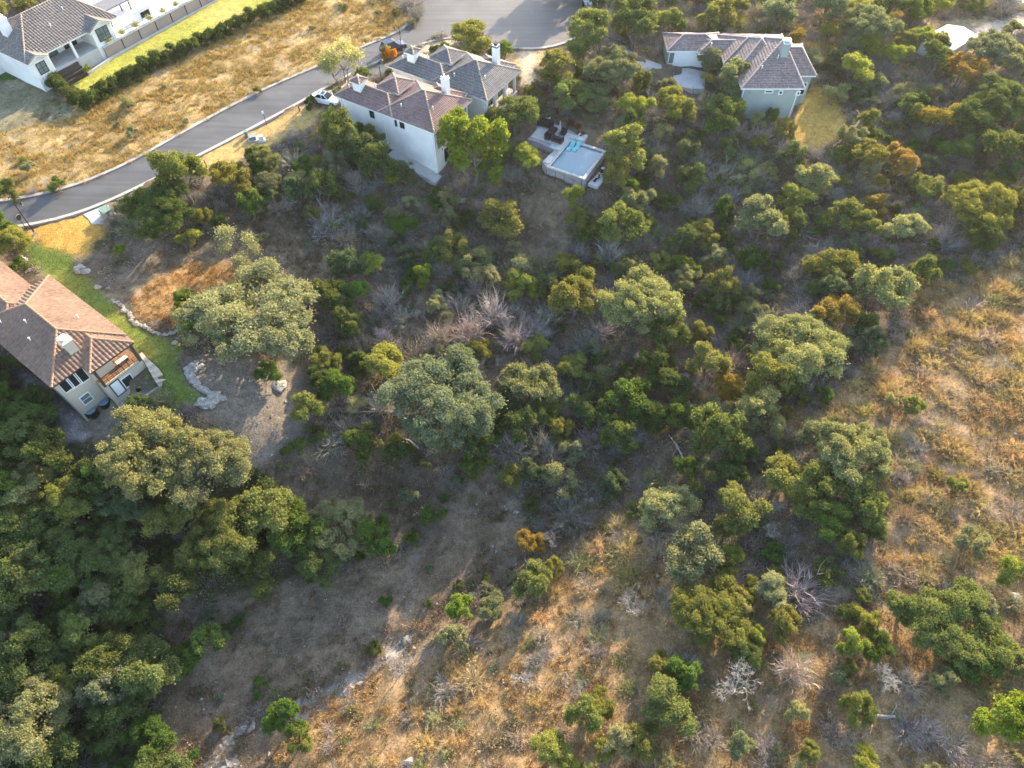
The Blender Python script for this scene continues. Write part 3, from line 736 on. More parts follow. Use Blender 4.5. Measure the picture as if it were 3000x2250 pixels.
class House:
    def __init__(s, name, label, fr, loc, tile, ridge, style='barrel', fascia=None, single_ridge=False, group=None, cat='house', tw=.33, tc=.42, amp=.06):
        s.fr = fr; s.root = thing(name, label, cat, tuple(loc), 0, group)
        s.tile, s.ridge, s.style = tile, ridge, style; s.tb = bmesh.new(); s.deck = MB(); s.rl = []; s.fascia = fascia or M['white_paint']
        s.single = single_ridge; s.tw, s.tc, s.amp = tw, tc, amp; s.k = 0
    def plane(s, pts, drop=.2):
        s.k += 1
        w = [s.fr(*q) for q in pts]
        tile_plane(s.tb, w, s.style, s.tw, s.tc, s.amp, seed=s.k)
        lo = [q - np.array([0, 0, drop]) for q in w]
        n = len(w); w2 = [q - np.array([0, 0, .012]) for q in w]
        s.deck.add(w2 + lo, [tuple(range(n)), tuple(range(2 * n - 1, n - 1, -1))] + [(i, (i + 1) % n, n + (i + 1) % n, n + i) for i in range(n)])
    def line(s, *pts):
        w = [s.fr(*q) for q in pts]
        for a, b in zip(w[:-1], w[1:]): s.rl.append((a, b))
    def hip(s, u0, u1, v0, v1, z, slope, r0=None, r1=None, e0='hip', e1='hip', along='u'):
        """hip (or gable) roof over a rectangle; the ridge runs along u or v; r0/r1 = hip run at each end"""
        if along == 'v':
            f = lambda a, b, c: (b, a, c); a0, a1, b0, b1 = v0, v1, u0, u1
        else:
            f = lambda a, b, c: (a, b, c); a0, a1, b0, b1 = u0, u1, v0, v1
        h = (b1 - b0) / 2; zr = z + slope * h; bm_ = (b0 + b1) / 2
        r0 = h if r0 is None else r0; r1 = h if r1 is None else r1
        p0 = a0 + (r0 if e0 == 'hip' else 0); p1 = a1 - (r1 if e1 == 'hip' else 0)
        if p1 < p0: p0 = p1 = (p0 + p1) / 2
        A, B = f(p0, bm_, zr), f(p1, bm_, zr)
        pyr = p1 - p0 < .02
        s.plane([f(a0, b0, z), f(a1, b0, z), B] + ([] if pyr else [A]))
        s.plane([f(a1, b1, z), f(a0, b1, z), A] + ([] if pyr else [B]))
        if e0 == 'hip': s.plane([f(a0, b1, z), f(a0, b0, z), A]); s.line(f(a0, b0, z), A); s.line(f(a0, b1, z), A)
        if e1 == 'hip': s.plane([f(a1, b0, z), f(a1, b1, z), B]); s.line(f(a1, b0, z), B); s.line(f(a1, b1, z), B)
        if not pyr: s.line(A, B)
        for e, a, ap in ((e0, a0, A), (e1, a1, B)):
            if e == 'gable': s.line(f(a, b0, z), ap); s.line(f(a, b1, z), ap)
        return A, B
    def finish_roof(s):
        d = s.deck.build('roof', s.fascia, s.root)
        me = bpy.data.meshes.new('roof_tiles'); s.tb.to_mesh(me); s.tb.free(); me.materials.append(s.tile)
        if s.style == 'barrel': me.polygons.foreach_set('use_smooth', np.ones(len(me.polygons), bool))
        tag(link('roof_tiles', me, d), kind='stuff')
        # ridge caps: short overlapping half-round tiles
        rm = MB(); L_ = .46
        for sgn in (0,):
            vs = []
            for x, r, zz in ((0, .125, .02), (L_, .10, .0)):
                for i in range(6):
                    t = math.pi * i / 5; vs.append((x, r * math.cos(t) * 1.15, zz + r * math.sin(t) * .9))
            rm.add(vs, [(i, i + 1, 7 + i, 6 + i) for i in range(5)] + [(5, 4, 3, 2, 1, 0)])
        cap = rm.mesh('ridge_tile', s.ridge); allb = MB()
        for a, b in s.rl:
            a = Vector(a); b = Vector(b)
            if b.z < a.z: a, b = b, a
            dv = b - a; L = dv.length; n = max(1, int(L / .42)); dv.normalize()
            side = Vector((0, 0, 1)).cross(dv).normalized(); up = dv.cross(side)
            for i in range(n):
                o = a + dv * (L * i / n) + up * .05
                mt = Matrix((( dv.x, side.x, up.x, o.x), (dv.y, side.y, up.y, o.y), (dv.z, side.z, up.z, o.z), (0, 0, 0, 1)))
                if s.single:
                    ob = link('ridge_tile', cap, d); ob.matrix_local = mt
                else:
                    allb.add([mt @ Vector(v) for v in rm.v], rm.f)
        if not s.single: tag(allb.build('ridge_tiles', s.ridge, d), kind='stuff')
        s.roof = d
    def window(s, u, v, z, w, h, face, nx=1, ny=1, frame=None, glass=None, proud=.06, fw=.09, name='window', label=None):
        """face: '-u','+u','-v','+v' = the way the wall looks; (u,v,z) = bottom middle of the opening on the wall"""
        fr = s.fr
        n, t = {'-u': (-fr.u, fr.v), '+u': (fr.u, -fr.v), '-v': (-fr.v, -fr.u), '+v': (fr.v, fr.u)}[face]
        c = fr(u, v, z); up = np.array([0, 0, 1.0]); mb = MB()
        def bar(x0, x1, y0, y1, d=proud):
            q = [c + t * x + up * y for x, y in ((x0, y0), (x1, y0), (x1, y1), (x0, y1))]
            o = [a + n * d for a in q]
            mb.add(q + o, [(4, 5, 6, 7), (0, 4, 7, 3), (1, 2, 6, 5), (3, 7, 6, 2), (0, 1, 5, 4)])
        bar(-w / 2 - fw, -w / 2, -fw, h + fw); bar(w / 2, w / 2 + fw, -fw, h + fw)
        bar(-w / 2, w / 2, -fw, 0); bar(-w / 2, w / 2, h, h + fw)
        for i in range(1, nx): x = -w / 2 + w * i / nx; bar(x - .03, x + .03, 0, h, proud * .8)
        for j in range(1, ny): y = h * j / ny; bar(-w / 2, w / 2, y - .025, y + .025, proud * .7)
        o = mb.build(name, frame or M['white_paint'], s.root)
        if label: o['label'] = label
        g = MB(); q = [c + t * x + up * y + n * .012 for x, y in ((-w / 2, 0), (w / 2, 0), (w / 2, h), (-w / 2, h))]
        g.quad(*q); g.build('pane', glass or M['glass'], o)
        return o
    def block(s, name, u0, u1, v0, v1, z0, z1, mat, parent=None):
        mb = MB(); mb.prism([s.fr(u0, v0)[:2], s.fr(u1, v0)[:2], s.fr(u1, v1)[:2], s.fr(u0, v1)[:2]], s.fr.z + z0, s.fr.z + z1)
        return mb.build(name, mat, parent or s.root)
    def onwall(s, px, py, u=None, v=None):
        """(u, v, z) where the sight line through photo pixel meets the wall plane u=const or v=const"""
        a = np.array([0, 0, CAM_H]); d = P(px, py, 0) - a
        nn = s.fr.u if u is not None else s.fr.v; k = u if u is not None else v
        t = (k - (a - s.fr.o) @ nn) / (d @ nn)
        return s.fr.inv(a + d * t)
def chimney(h, u, v, z0, z1, w, mat, capmat, style='slab'):
    fr = h.fr
    c = h.block('chimney', u - w / 2, u + w / 2, v - w / 2, v + w / 2, z0, z1, mat, h.roof)
    q = MB()
    q.box(fr(u, v, z1 - .18), (w + .16, w + .16, .12), fr.a)
    if style == 'crown':
        for a, b in ((-1, -1), (1, -1), (1, 1), (-1, 1)): q.box(fr(u + a * w * .4, v + b * w * .4, z1), (.16, .16, .28), fr.a)
        q.box(fr(u, v, z1 + .06), (w * .5, w * .5, .1), fr.a)
    else:
        q.box(fr(u, v, z1), (w * .5, w * .5, .3), fr.a); q.box(fr(u, v, z1 + .3), (w * .8, w * .8, .06), fr.a)
    o = q.mesh('chimney_cap', capmat)
    ob = bpy.data.objects.new('chimney_cap', o); COL.objects.link(ob); ob.parent = h.roof
    return c

r2p = lambda x, y: (850 + x * 1000 / 2212, 50 + y * 1000 / 2212)
r3p = lambda x, y: (1700 + x * .4069, y * .4069)
r4p = lambda x, y: (x * 800 / 2212, 700 + y * 800 / 2212)
r7p = lambda x, y: (x * 450 / 2212, y * 450 / 2212)
r6p = lambda x, y: (150 + x * 500 / 2212, 950 + y * 500 / 2212)

# ---- the two white hip-roofed houses by the road
def white_house(name, label, o, tile, crown):
    fr = Fr(o, 148.5)
    base = fr(6, 4.6)
    H = House(name, label, fr, (base[0], base[1], 0), tile, M['ridge_pale'])
    W = M['white_wall']
    H.hip(0, 9.6, 0, 9.2, 3.2, .5)
    H.hip(7.0, 17.3, -.02, 5.3, 3.2, .5)
    H.hip(1.3, 6.6, 6.2, 9.9, 3.35, .5)
    H.hip(8.4, 12.2, 3.5, 7.3, 4.4, .48)
    H.hip(13.2, 15.0, 1.2, 3.0, 5.45, .55)
    H.finish_roof()
    gb = -5.5
    H.block('wall', 1.9, 9.2, .45, 8.75, gb, 3.12, W)
    H.block('wall', 9.2, 16.8, .45, 4.85, gb + 2, 3.1, W)
    H.block('wall', .45, 1.9, .45, 1.0, gb, 3.11, W)
    H.block('wall', .45, 1.9, 1.0, 8.75, gb, -.05, W)
    H.block('tower', 8.8, 11.8, 3.9, 6.9, 0, 4.36, W)
    H.block('cupola', 13.45, 14.75, 1.45, 2.75, 3.4, 5.42, W)
    H.block('balcony_floor', .35, 1.9, 1.0, 8.8, -.05, .05, M['concrete'])
    for v in (2.9, 5.6, 8.45): H.block('column', .45, .8, v - .17, v + .17, .05, 3.06, M['white_paint'])
    for v0, v1 in ((1.3, 2.8), (3.2, 5.2), (6.0, 8.0)):
        H.window(1.9, (v0 + v1) / 2, .15, v1 - v0, 2.3, '-u', 2, 1, M['dark_metal'], name='glass_door')
    for v in (3.2, 6.4): H.window(.45, v, -2.9, 1.5, 1.9, '-u', 2, 2, M['dark_metal'])
    rl = MB()
    for z in (.45, .75, 1.05): rl.bar(fr(.5, 1.0, z), fr(.5, 8.7, z), .03, .03)
    for k in range(12): rl.box(fr(.5, 1.0 + k * .7, .05), (.04, .04, 1.0))
    rl.build('railing', M['dark_metal'], H.root)
    if crown:
        for (x, y, w, h) in ((535, 652, .75, 1.1), (689, 707, .35, 1.0), (729, 720, .75, 1.1)):
            u, v, z = H.onwall(*r2p(x, y), v=.45)
            H.window(u, .45, z, w, h, '-v', 1, 1, M['grey_metal'], fw=.05)
    chimney(H, 3.1, 7.4, 3.5, 6.5 if crown else 7.0, .85, W, M['white_paint'] if crown else M['dark_metal'], 'crown' if crown else 'slab')
    return H
oB = P(*r2p(934, 755), 3.2); oC = P(*r2p(1275, 545), 3.2)
HB = white_house('white_house', 'white-walled house under a purple-brown tiled hip roof, nearest the white car', oB, M['tile_purple'], True)
HC = white_house('white_house', 'white-walled house under a dark grey tiled hip roof, behind the purple-roofed one', oC, M['tile_grey'], False)
for H in (HB, HC): FLAT.append(([tuple(H.fr(u, v)[:2]) for u, v in ((.6, .6), (16.6, .6), (16.6, 4.6), (9, 8.6), (.6, 8.6))], .3))
# walkway along the foot of the left wall
mb = MB()
pts = [HB.fr(u, v) for u, v in ((-.3, -1.3), (2, -1.3), (5, -1.3), (8, -1.2), (8, .45), (5, .45), (2, .45), (-.3, .45))]
zz = [max(h1(*p[:2]), h1(*pts[7 - i][:2])) + .12 for i, p in enumerate(pts)]
n = 4; vs = [(p[0], p[1], z) for p, z in zip(pts, zz)]; vs += [(p[0], p[1], z - .8) for p, z in zip(pts, zz)]
mb.add(vs, [(0, 1, 6, 7), (1, 2, 5, 6), (2, 3, 4, 5)] + [(i, (i + 1) % 8, 8 + (i + 1) % 8, 8 + i) for i in range(8)])
tag(mb.build('walkway', M['concrete']), kind='structure')

# ---- sage house on the right
fD = Fr((0, 0), 0)       # u = east, v = -north
class FrD(Fr):
    def __init__(s, o): s.o = np.array([o[0], o[1], 0.0]); s.a = 0.0; s.u = np.array([1.0, 0, 0]); s.v = np.array([0, 1.0, 0]); s.z = 0.0
fD = FrD(P(*r3p(1617, 637), 2.4))
bD = fD(-4, 6)
HD = House('sage_house', 'long sage green house with stepped mauve shingle roofs and a white garage door', fD, (bD[0], bD[1], -1), M['tile_mauve'], M['ridge_mauve'], 'flat', tw=.9, tc=.42)
HD.hip(-9.2, 0, 0, 15.2, 2.4, .42, r0=7.4, r1=2.9, along='u')
HD.hip(-9.9, -2.5, 3.2, 15.0, 2.42, .42, r0=5.3, r1=2.9)
HD.hip(-10.6, -3.5, 6.6, 14.9, 2.44, .42, r0=4.0, r1=2.9)
HD.hip(-3.0, 2.5, 3.3, 12.2, 2.41, .42, r0=1.5, r1=1.7)
HD.hip(-14, -4.0, 9.2, 13.6, 2.5, .42)
HD.hip(-18.6, -9.8, 10.2, 15.6, 2.4, .42)
HD.finish_roof()
SW = M['sage_wall']
HD.block('wall', -8.8, -.4, .45, 14.6, -5, 2.32, SW)
HD.block('wall', -.4, 2.1, 3.75, 11.8, -5, 2.3, SW)
HD.block('wall', -10.2, -8.8, 7.1, 14.5, -4, 2.31, SW)
HD.block('wall', -14, -10.2, 10.7, 13.2, -3, 2.3, SW)
HD.block('wall', -18.2, -14, 10.65, 15.2, -3, 2.33, SW)
HD.block('wall', -14, -10.3, 10.63, 15.1, -3, 2.29, SW)
for (x, y, w, h) in ((1357, 664, 1.0, .22), (1440, 675, .35, .38), (1563, 680, .35, .38)):
    u, v, z = HD.onwall(*r3p(x, y), v=.45)
    HD.window(u, .45, z, w, h, '-v', frame=M['white_paint'], fw=.14)
u, v, z = HD.onwall(*r3p(770, 462), v=10.63); HD.window(-14.9, 10.63, -.35, 4.6, 2.3, '-v', 1, 4, M['white_paint'], M['white_paint'], name='garage_door')
HD.window(-17.6, 10.65, .2, .8, 1.7, '-v', 1, 1, M['white_paint'], M['pale_glass'])
HD.window(-.4, 2.0, -1.2, 1.1, 2.4, '+u', 1, 2, M['white_paint'], M['glass'])
HD.window(1.1, 3.75, -.8, 1.2, 1.8, '-v', 1, 2, M['white_paint'], M['glass'])
chimney(HD, -2.6, 5.2, 3, 6.6, 1.0, SW, M['white_paint'])
FLAT.append(([tuple(fD(u, v)[:2]) for u, v in ((-8.4, .8), (1.8, 4), (1.8, 11.5), (-10, 14), (-18, 15), (-18, 11), (-9, 11))], .3))

# ---- tan house with terracotta roof at the lower left
oE = P(*r4p(415, 1200), 2.5)
fE = Fr(oE, 142.8)
bE = fE(6, 4)
HE = House('tan_house', 'tan stucco house with a terracotta tiled roof and a covered porch above the slope', fE, (bE[0], bE[1], -2), M['tile_terra'], M['ridge_terra'], fascia=M['dark_wood'], single_ridge=True, tw=.42, tc=.5, amp=.1)
HE.hip(-.1, 14.3, 0, 8.6, 2.5, .45, r0=4.2, r1=4.4)
HE.hip(9.0, 26, .08, 6.5, 2.46, .45, e1='gable')
HE.hip(-1.5, 6, 3.35, 8.5, 2.4, .44, e1='gable', r0=2.7)
HE.finish_roof()
T = M['tan_wall']
HE.block('wall', .35, 25, .45, 6.0, -5, 2.4, T)
HE.block('wall', 3.0, 13.8, 6.0, 8.15, -4, 2.41, T)
HE.block('wall', -1.1, 3.0, 3.6, 8.3, -6, -.8, T, None)
HE.block('porch_floor', -1.05, 3.0, 3.65, 8.25, -.8, -.72, M['brown_wood'])
HE.block('wall', -1.1, -.9, 3.6, 8.3, -.72, -.55, T)
for (u, v) in ((-1.0, 3.8), (-1.0, 8.15)): HE.block('column', u - .12, u + .12, v - .14, v + .14, -.72, 2.3, M['dark_wood'])
rl = MB()
for z in (-.35, -.1, .2): rl.bar(fE(-1.0, 3.8, z), fE(-1.0, 8.15, z), .03, .03); rl.bar(fE(-1.0, 8.15, z), fE(2.9, 8.15, z), .03, .03)
for k in range(8): rl.box(fE(-1.0, 3.8 + k * .62, -.72), (.04, .04, .96))
rl.build('railing', M['dark_metal'], HE.root)
for x, y in ((165, 883), (258, 842), (350, 790)): pass
# three tall dark windows in the upper wall
for k, (x, y) in enumerate(((212, 882), (315, 822), (415, 762))):
    u, v, z = HE.onwall(*r6p(x, y), u=.35); HE.window(.35, v + .32, z + .1, .92, 1.75, '-u', fw=.1)
u, v, z = HE.onwall(*r6p(470, 1030), u=.35); HE.window(.35, v + .25, z + .1, .95, 1.2, '-u', 1, 2, glass=M['pale_glass'])
u, v, z = HE.onwall(*r6p(1000, 812), u=-1.1); HE.window(-1.1, v + .35, z + .1, 1.05, 1.35, '-u')
u, v, z = HE.onwall(*r6p(880, 920), u=-1.1); HE.window(-1.1, v + .35, z, .95, 2.0, '-u', frame=M['dark_metal'], glass=M['white_paint'], name='door')
u, v, z = HE.onwall(*r6p(520, 1190), u=.35); HE.window(.35, v + .1, z - .1, 1.25, 1.0, '-u', frame=T, glass=M['glass'], name='vent_opening', fw=.15)
HE.window(3.0, 5.2, -.7, 2.4, 2.1, '-u', 2, 1, M['dark_metal'], name='glass_door')
HE.window(3.0, 7.4, -.7, 1.2, 2.1, '-u', 1, 1, M['dark_metal'], name='glass_door')
chimney(HE, 1.7, 3.9, 2.6, 5.0, .95, T, M['white_paint'])
FLAT.append(([tuple(fE(u, v)[:2]) for u, v in ((.6, .7), (24, .7), (24, 5.6), (13, 7.8), (-.8, 7.8), (-.8, 4), (.6, 4))], 1.5))

# ---- white house with the long lawn, upper left
oA = P(*r7p(650, 770), 5.0)
fA = Fr(oA, 57)
bA = fA(4, -5)
HA = House('white_stucco_house', 'white stucco house with striped grey-brown barrel tile roof above the long lawn', fA, (bA[0], bA[1], 0), M['tile_brown'], M['ridge_pale'], amp=.1, tw=.42, tc=.5)
HA.hip(-3.2, 12.8, -13, 0, 5, .45, r0=5.6, r1=3.5)
HA.hip(-3.3, 0, -6, .75, 4.98, .42, along='v', e1='gable')
HA.hip(7.2, 11.5, -6, .75, 4.96, .5, along='v', e1='gable')
HA.hip(-10, -.5, -17, -9, 5.0, .5)
HA.finish_roof()
W = M['white_wall']
HA.block('wall', -2.8, -.2, -8, .3, -1, 4.9, W); HA.block('wall', 7.6, 11.1, -8, .3, -1, 4.9, W)
HA.block('wall', -2.79, 12.3, -12.5, -3.4, -1, 4.92, W); HA.block('wall', -9.5, -1, -16.5, -9.5, -1, 4.9, W)
for u0, u1, z, s in ((-2.8, -.2, 4.85, .42), (7.6, 11.1, 4.85, .5)):
    g = MB(); c = (u0 + u1) / 2; hh = (u1 - u0) / 2 * s + .12
    tri = [fA(u0, .3, z), fA(u1, .3, z), fA(c, .3, z + hh)]; tb = [fA(u0, 0, z), fA(u1, 0, z), fA(c, 0, z + hh)]
    g.add(tri + tb, [(0, 1, 2), (5, 4, 3), (0, 3, 4, 1), (1, 4, 5, 2), (2, 5, 3, 0)]); g.build('gable', W, HA.root)
HA.block('porch_floor', -.2, 7.6, -3.4, .3, -1, 2.5, M['concrete'])
for u in (.05, 4.1): HA.block('column', u - .16, u + .16, -.2, .15, 2.5, 4.86, M['white_paint'])
HA.window(-1.5, .3, 2.9, 1.3, 1.5, '+v', 2, 2, M['dark_metal'], M['pale_glass'])
HA.window(9.35, .3, 3.1, 1.9, 1.7, '+v', 3, 2, M['dark_metal'], M['pale_glass'])
HA.window(5.6, -3.4, 2.55, 2.0, 2.0, '+v', 2, 1, M['dark_metal'], name='glass_door')
HA.window(2.0, -3.4, 2.55, 2.4, 2.0, '+v', 2, 1, M['dark_metal'], M['pale_glass'], name='glass_door')
for k in range(4): HA.block('step', .2, 3.6, .3 + k * .35, .65 + k * .35, -.5, 2.2 - k * .42, M['dark_wood'])
chimney(HA, -.6, -6.6, 5, 8.6, 1.2, W, M['white_paint'])
FLAT.append(([tuple(fA(u, v)[:2]) for u, v in ((-2, -12), (12, -12), (11, 0), (-2, 0))], .3))


def vent(h, u, v, z, r=.06, hh=.5):
    mb = MB(); c = h.fr(u, v, z); mb.tube(c - [0, 0, .3], c + [0, 0, hh], r, n=8); mb.tube(c + [0, 0, hh], c + [0, 0, hh + .08], r * 1.7, r * 1.5, 8)
    o = mb.build('roof_vent', M['white_paint'], h.roof)
for H in (HB, HC):
    for u, v, z in ((12.6, 3.6, 4.1), (15.6, 1.6, 4.0), (6.5, 1.6, 4.0), (2.2, 3.0, 4.3)): vent(H, u, v, z)
for u, v, z in ((6, 2, 3.4), (8, 3, 3.9), (11, 1.5, 3.2), (5, 6.8, 3.3), (13, 2.2, 3.5)): vent(HE, u, v, z)
for u, v, z in ((-6, 3, 3.6), (-3.5, 4.6, 4.3), (-12, 10.4, 3.0)): vent(HD, u, v, z)
for u, v, z in ((4, -3, 6.3), (7.5, -4.4, 6.9)): vent(HA, u, v, z)
# gutters and downpipes
def downpipe(h, u, v, z0, z1, mat):
    mb = MB(); mb.box(h.fr(u, v, z0), (.1, .1, z1 - z0), h.fr.a); mb.build('downpipe', mat, h.root)
for H, us in ((HB, (.7, 9.0, 16.5)), (HC, (.7, 9.0, 16.5))):
    for u in us: downpipe(H, u, .39, -5, 3.0, M['white_paint'])
for u in (-8.6, -.7): downpipe(HD, u, .39, -4, 2.2, M['white_paint'])
downpipe(HE, .29, .6, -4.5, 2.3, T); downpipe(HE, .29, 3.4, -4.5, 2.3, T)
# ------------------------------------------------------------------ pool terrace
def slab(name, pts, top, depth, mat, parent=None):
    """pts in world xy; top = number or list"""
    mb = MB(); n = len(pts); t = top if hasattr(top, '__len__') else [top] * n
    mb.prism([tuple(p[:2]) for p in pts], [z - depth for z in t], list(t))
    return mb.build(name, mat, parent)
def ccw(pts):
    a = sum(pts[i][0] * pts[(i + 1) % len(pts)][1] - pts[(i + 1) % len(pts)][0] * pts[i][1] for i in range(len(pts)))
    return pts if a > 0 else pts[::-1]
qp = lambda x, y: (1480 + x * 400 / 2212, 320 + y * 400 / 2212)
ZP0 = -1.85
pc = [P(*qp(*a), ZP0)[:2] for a in ((1085, 497), (1688, 678), (1248, 1118), (668, 928))]   # back-left, back-right, front, left
fP = Fr(pc[3], 61.5)      # u towards the back, v to the right
Lp = .5 * (fP.inv((*pc[0], 0))[0] + fP.inv((*pc[1], 0))[0]); Wp = .5 * (fP.inv((*pc[1], 0))[1] + fP.inv((*pc[2], 0))[1])
pool = thing('swimming_pool', 'raised rectangular swimming pool of blue water with pale stone coping', 'pool', tuple(fP(Lp / 2, Wp / 2, -3)))
M['pool_wall'] = pmat('pool_wall', (.31, .295, .29), .85, .15, 1.5, .3, bscale=10)
M['coping'] = pmat('coping', (.43, .41, .375), .8, .1, 2.5, .2)
cw = .42
for u0, u1, v0, v1 in ((0, Lp, 0, cw), (0, Lp, Wp - cw, Wp), (0, cw, cw, Wp - cw), (Lp - cw, Lp, cw, Wp - cw)):
    mb = MB(); mb.prism([fP(a, b)[:2] for a, b in ((u0 + .04, v0 + .04), (u1 - .04, v0 + .04), (u1 - .04, v1 - .04), (u0 + .04, v1 - .04))], -5, ZP0 - .1); mb.build('pool_wall', M['pool_wall'], pool)
    n = int(max(u1 - u0, v1 - v0) / .8); q = None
    for k in range(n):
        mb = MB(); a = k / n; b = (k + 1) / n - .012
        if u1 - u0 > v1 - v0: rr = ((u0 + (u1 - u0) * a, v0), (u0 + (u1 - u0) * b, v0), (u0 + (u1 - u0) * b, v1), (u0 + (u1 - u0) * a, v1))
        else: rr = ((u0, v0 + (v1 - v0) * a), (u1, v0 + (v1 - v0) * a), (u1, v0 + (v1 - v0) * b), (u0, v0 + (v1 - v0) * b))
        mb.prism([fP(*x)[:2] for x in rr], ZP0 - .1, ZP0 + random.uniform(-.006, .006)); mb.build('coping_stone', M['coping'], pool)
m, N, L, b = new_mat('pool_water')
b.inputs['Base Color'].default_value = (.12, .31, .40, 1); b.inputs['Roughness'].default_value = .05; b.inputs['Specular IOR Level'].default_value = .5
b.inputs['Transmission Weight'].default_value = .45
tc = N.new('ShaderNodeTexCoord'); n = N.new('ShaderNodeTexNoise'); n.inputs['Scale'].default_value = 2.2; n.inputs['Detail'].default_value = 3; n.inputs['Distortion'].default_value = 1.0
L.new(tc.outputs['Object'], n.inputs['Vector']); bp = N.new('ShaderNodeBump'); bp.inputs['Strength'].default_value = .25; bp.inputs['Distance'].default_value = .05
L.new(n.outputs[0], bp.inputs['Height']); L.new(bp.outputs[0], b.inputs['Normal'])
mb = MB(); mb.quad(*[fP(a, c, ZP0 - .22) for a, c in ((cw, cw), (cw, Wp - cw), (Lp - cw, Wp - cw), (Lp - cw, cw))]); mb.build('water', m, pool)
M['pool_floor'] = pmat('pool_floor', (.24, .42, .48), .8, .1, 1)
slab('pool_floor', ccw([fP(a, c) for a, c in ((cw, cw), (cw, Wp - cw), (Lp - cw, Wp - cw), (Lp - cw, cw))]), -3.2, .3, M['pool_floor'], pool)
slab('tanning_ledge', ccw([fP(a, c) for a, c in ((Lp - 2.4, cw), (Lp - 2.4, 2.1), (Lp - cw, 2.1), (Lp - cw, cw))]), ZP0 - .45, .9, M['pool_floor'], pool)
for k in range(4): slab('pool_step', ccw([fP(a, c) for a, c in ((Lp - 2.4 - .3 * k, cw), (Lp - 2.4 - .3 * k, 1.7), (Lp - 2.7 - .3 * k, 1.7), (Lp - 2.7 - .3 * k, cw))]), ZP0 - .5 - .18 * k, .7, M['pool_floor'], pool)
FLAT.append(([tuple(fP(a, c)[:2]) for a, c in ((.3, .3), (.3, Wp - .3), (Lp - .3, Wp - .3), (Lp - .3, .3))], 3.0))
M['turquoise'] = pmat('turquoise', (.17, .46, .47), .4, .06, 2)
def float_lounger(u, v, label):
    t = thing('pool_lounger', label, 'pool lounger', tuple(fP(u, v, ZP0 - .45)), 0, 'turquoise loungers on the pool ledge')
    mb = MB(); prof = [(-.95, .62), (-.6, .36), (-.25, .1), (.1, .12), (.4, .3), (.7, .3), (.95, .16)]
    a = []; 
    for (x, z) in prof:
        for y in (-.3, .3): a.append(fP(u - x, v + y, ZP0 - .45 + z + .14))
        for y in (.3, -.3): a.append(fP(u - x, v + y, ZP0 - .45 + z))
    fs = []
    for i in range(len(prof) - 1):
        for j in range(4): fs.append((i * 4 + j, (i + 1) * 4 + j, (i + 1) * 4 + (j + 1) % 4, i * 4 + (j + 1) % 4))
    fs += [(0, 1, 2, 3), tuple(len(a) - 4 + i for i in (3, 2, 1, 0))]
    mb.add(a, fs); mb.build('seat', M['turquoise'], t)
    mb = MB()
    for y in (-.2, .2): mb.box(fP(u + .1, v + y, ZP0 - .45), (.5, .08, .22), fP.a)
    mb.build('foot', M['turquoise'], t)
float_lounger(Lp - 1.5, .95, 'curved turquoise lounger standing in the pool nearest the left coping')
float_lounger(Lp - 1.2, 1.75, 'curved turquoise lounger standing in the pool, further from the left coping')
# deck of stone pavers
deck_px = [(365, 480), (495, 330), (560, 190), (760, 215), (1050, 335), (1190, 425), (1190, 505), (1088, 497), (668, 928), (600, 845), (800, 655), (560, 545)]
dk = ccw([P(*qp(*a), ZP0 - .02)[:2] for a in deck_px])
ter = thing('pool_terrace', 'pale paved terrace between the trees and the pool', 'terrace', (*np.mean(dk, 0), -3))
slab('terrace_base', dk, ZP0 - .06, 1.4, M['pool_wall'], ter)
uv = [fP.inv((*p, 0))[:2] for p in dk]; dku = [(a, b) for a, b in uv]
M['paver'] = pmat('paver', (.50, .49, .46), .85, .12, 2.2, .25, bscale=12)
g_ = random.Random(4); ps = .85
for i in range(-4, 16):
    for j in range(-9, 10):
        c = [(i * ps, j * ps), ((i + 1) * ps - .02, j * ps), ((i + 1) * ps - .02, (j + 1) * ps - .02), (i * ps, (j + 1) * ps - .02)]
        if all(inpoly(np.array([a]), np.array([b]), dku)[0] for a, b in c):
            mb = MB(); mb.prism([fP(*x)[:2] for x in c], ZP0 - .06, ZP0 - .02 + g_.uniform(-.004, .006)); mb.build('paver', M['paver'], ter)
FLAT.append((dk, .5))
def patio_sofa(name, x, y, w, d, ang, label, back=True, cat='sofa', h=.42):
    c = P(*qp(x, y), ZP0); f = Fr(c, ang, ZP0 - .02)
    t = thing(name, label, cat, (c[0], c[1], ZP0 - .02))
    mb = MB(); mb.box(f(0, 0, .12), (w, d, h - .14), f.a); mb.build('base', M['dark_wood'], t)
    mb = MB(); mb.box(f(0, .05, h - .02), (w - .1, d - .12, .16), f.a); mb.build('cushion', M['dark_fabric'], t)
    for a in (-1, 1):
        for b_ in (-1, 1): mb = MB(); mb.box(f(a * (w / 2 - .08), b_ * (d / 2 - .08)), (.07, .07, .13), f.a); mb.build('leg', M['dark_metal'], t)
    if back:
        mb = MB(); mb.box(f(0, -d / 2 + .1, h + .14), (w, .2, .42), f.a); mb.build('backrest', M['dark_fabric'], t)
        for a in (-1, 1): mb = MB(); mb.box(f(a * (w / 2 - .1), .1, h + .14), (.18, d - .22, .2), f.a); mb.build('armrest', M['dark_fabric'], t)
patio_sofa('patio_sofa', 655, 270, 2.3, .95, -25, 'long dark patio sofa at the upper edge of the pool terrace')
patio_sofa('patio_sofa', 845, 520, 1.7, .95, 150, 'dark patio sofa on the pool terrace close to the pool coping')
patio_sofa('patio_chair', 935, 400, .95, .95, 240, 'dark patio armchair right of the closed umbrella', cat='armchair')
patio_sofa('patio_table', 745, 385, 2.0, 1.1, 60, 'dark low table with covered top in the middle of the pool terrace', back=False, cat='table')
patio_sofa('patio_chair', 690, 480, .8, .8, 60, 'dark patio chair at the lower left end of the low table', cat='armchair')
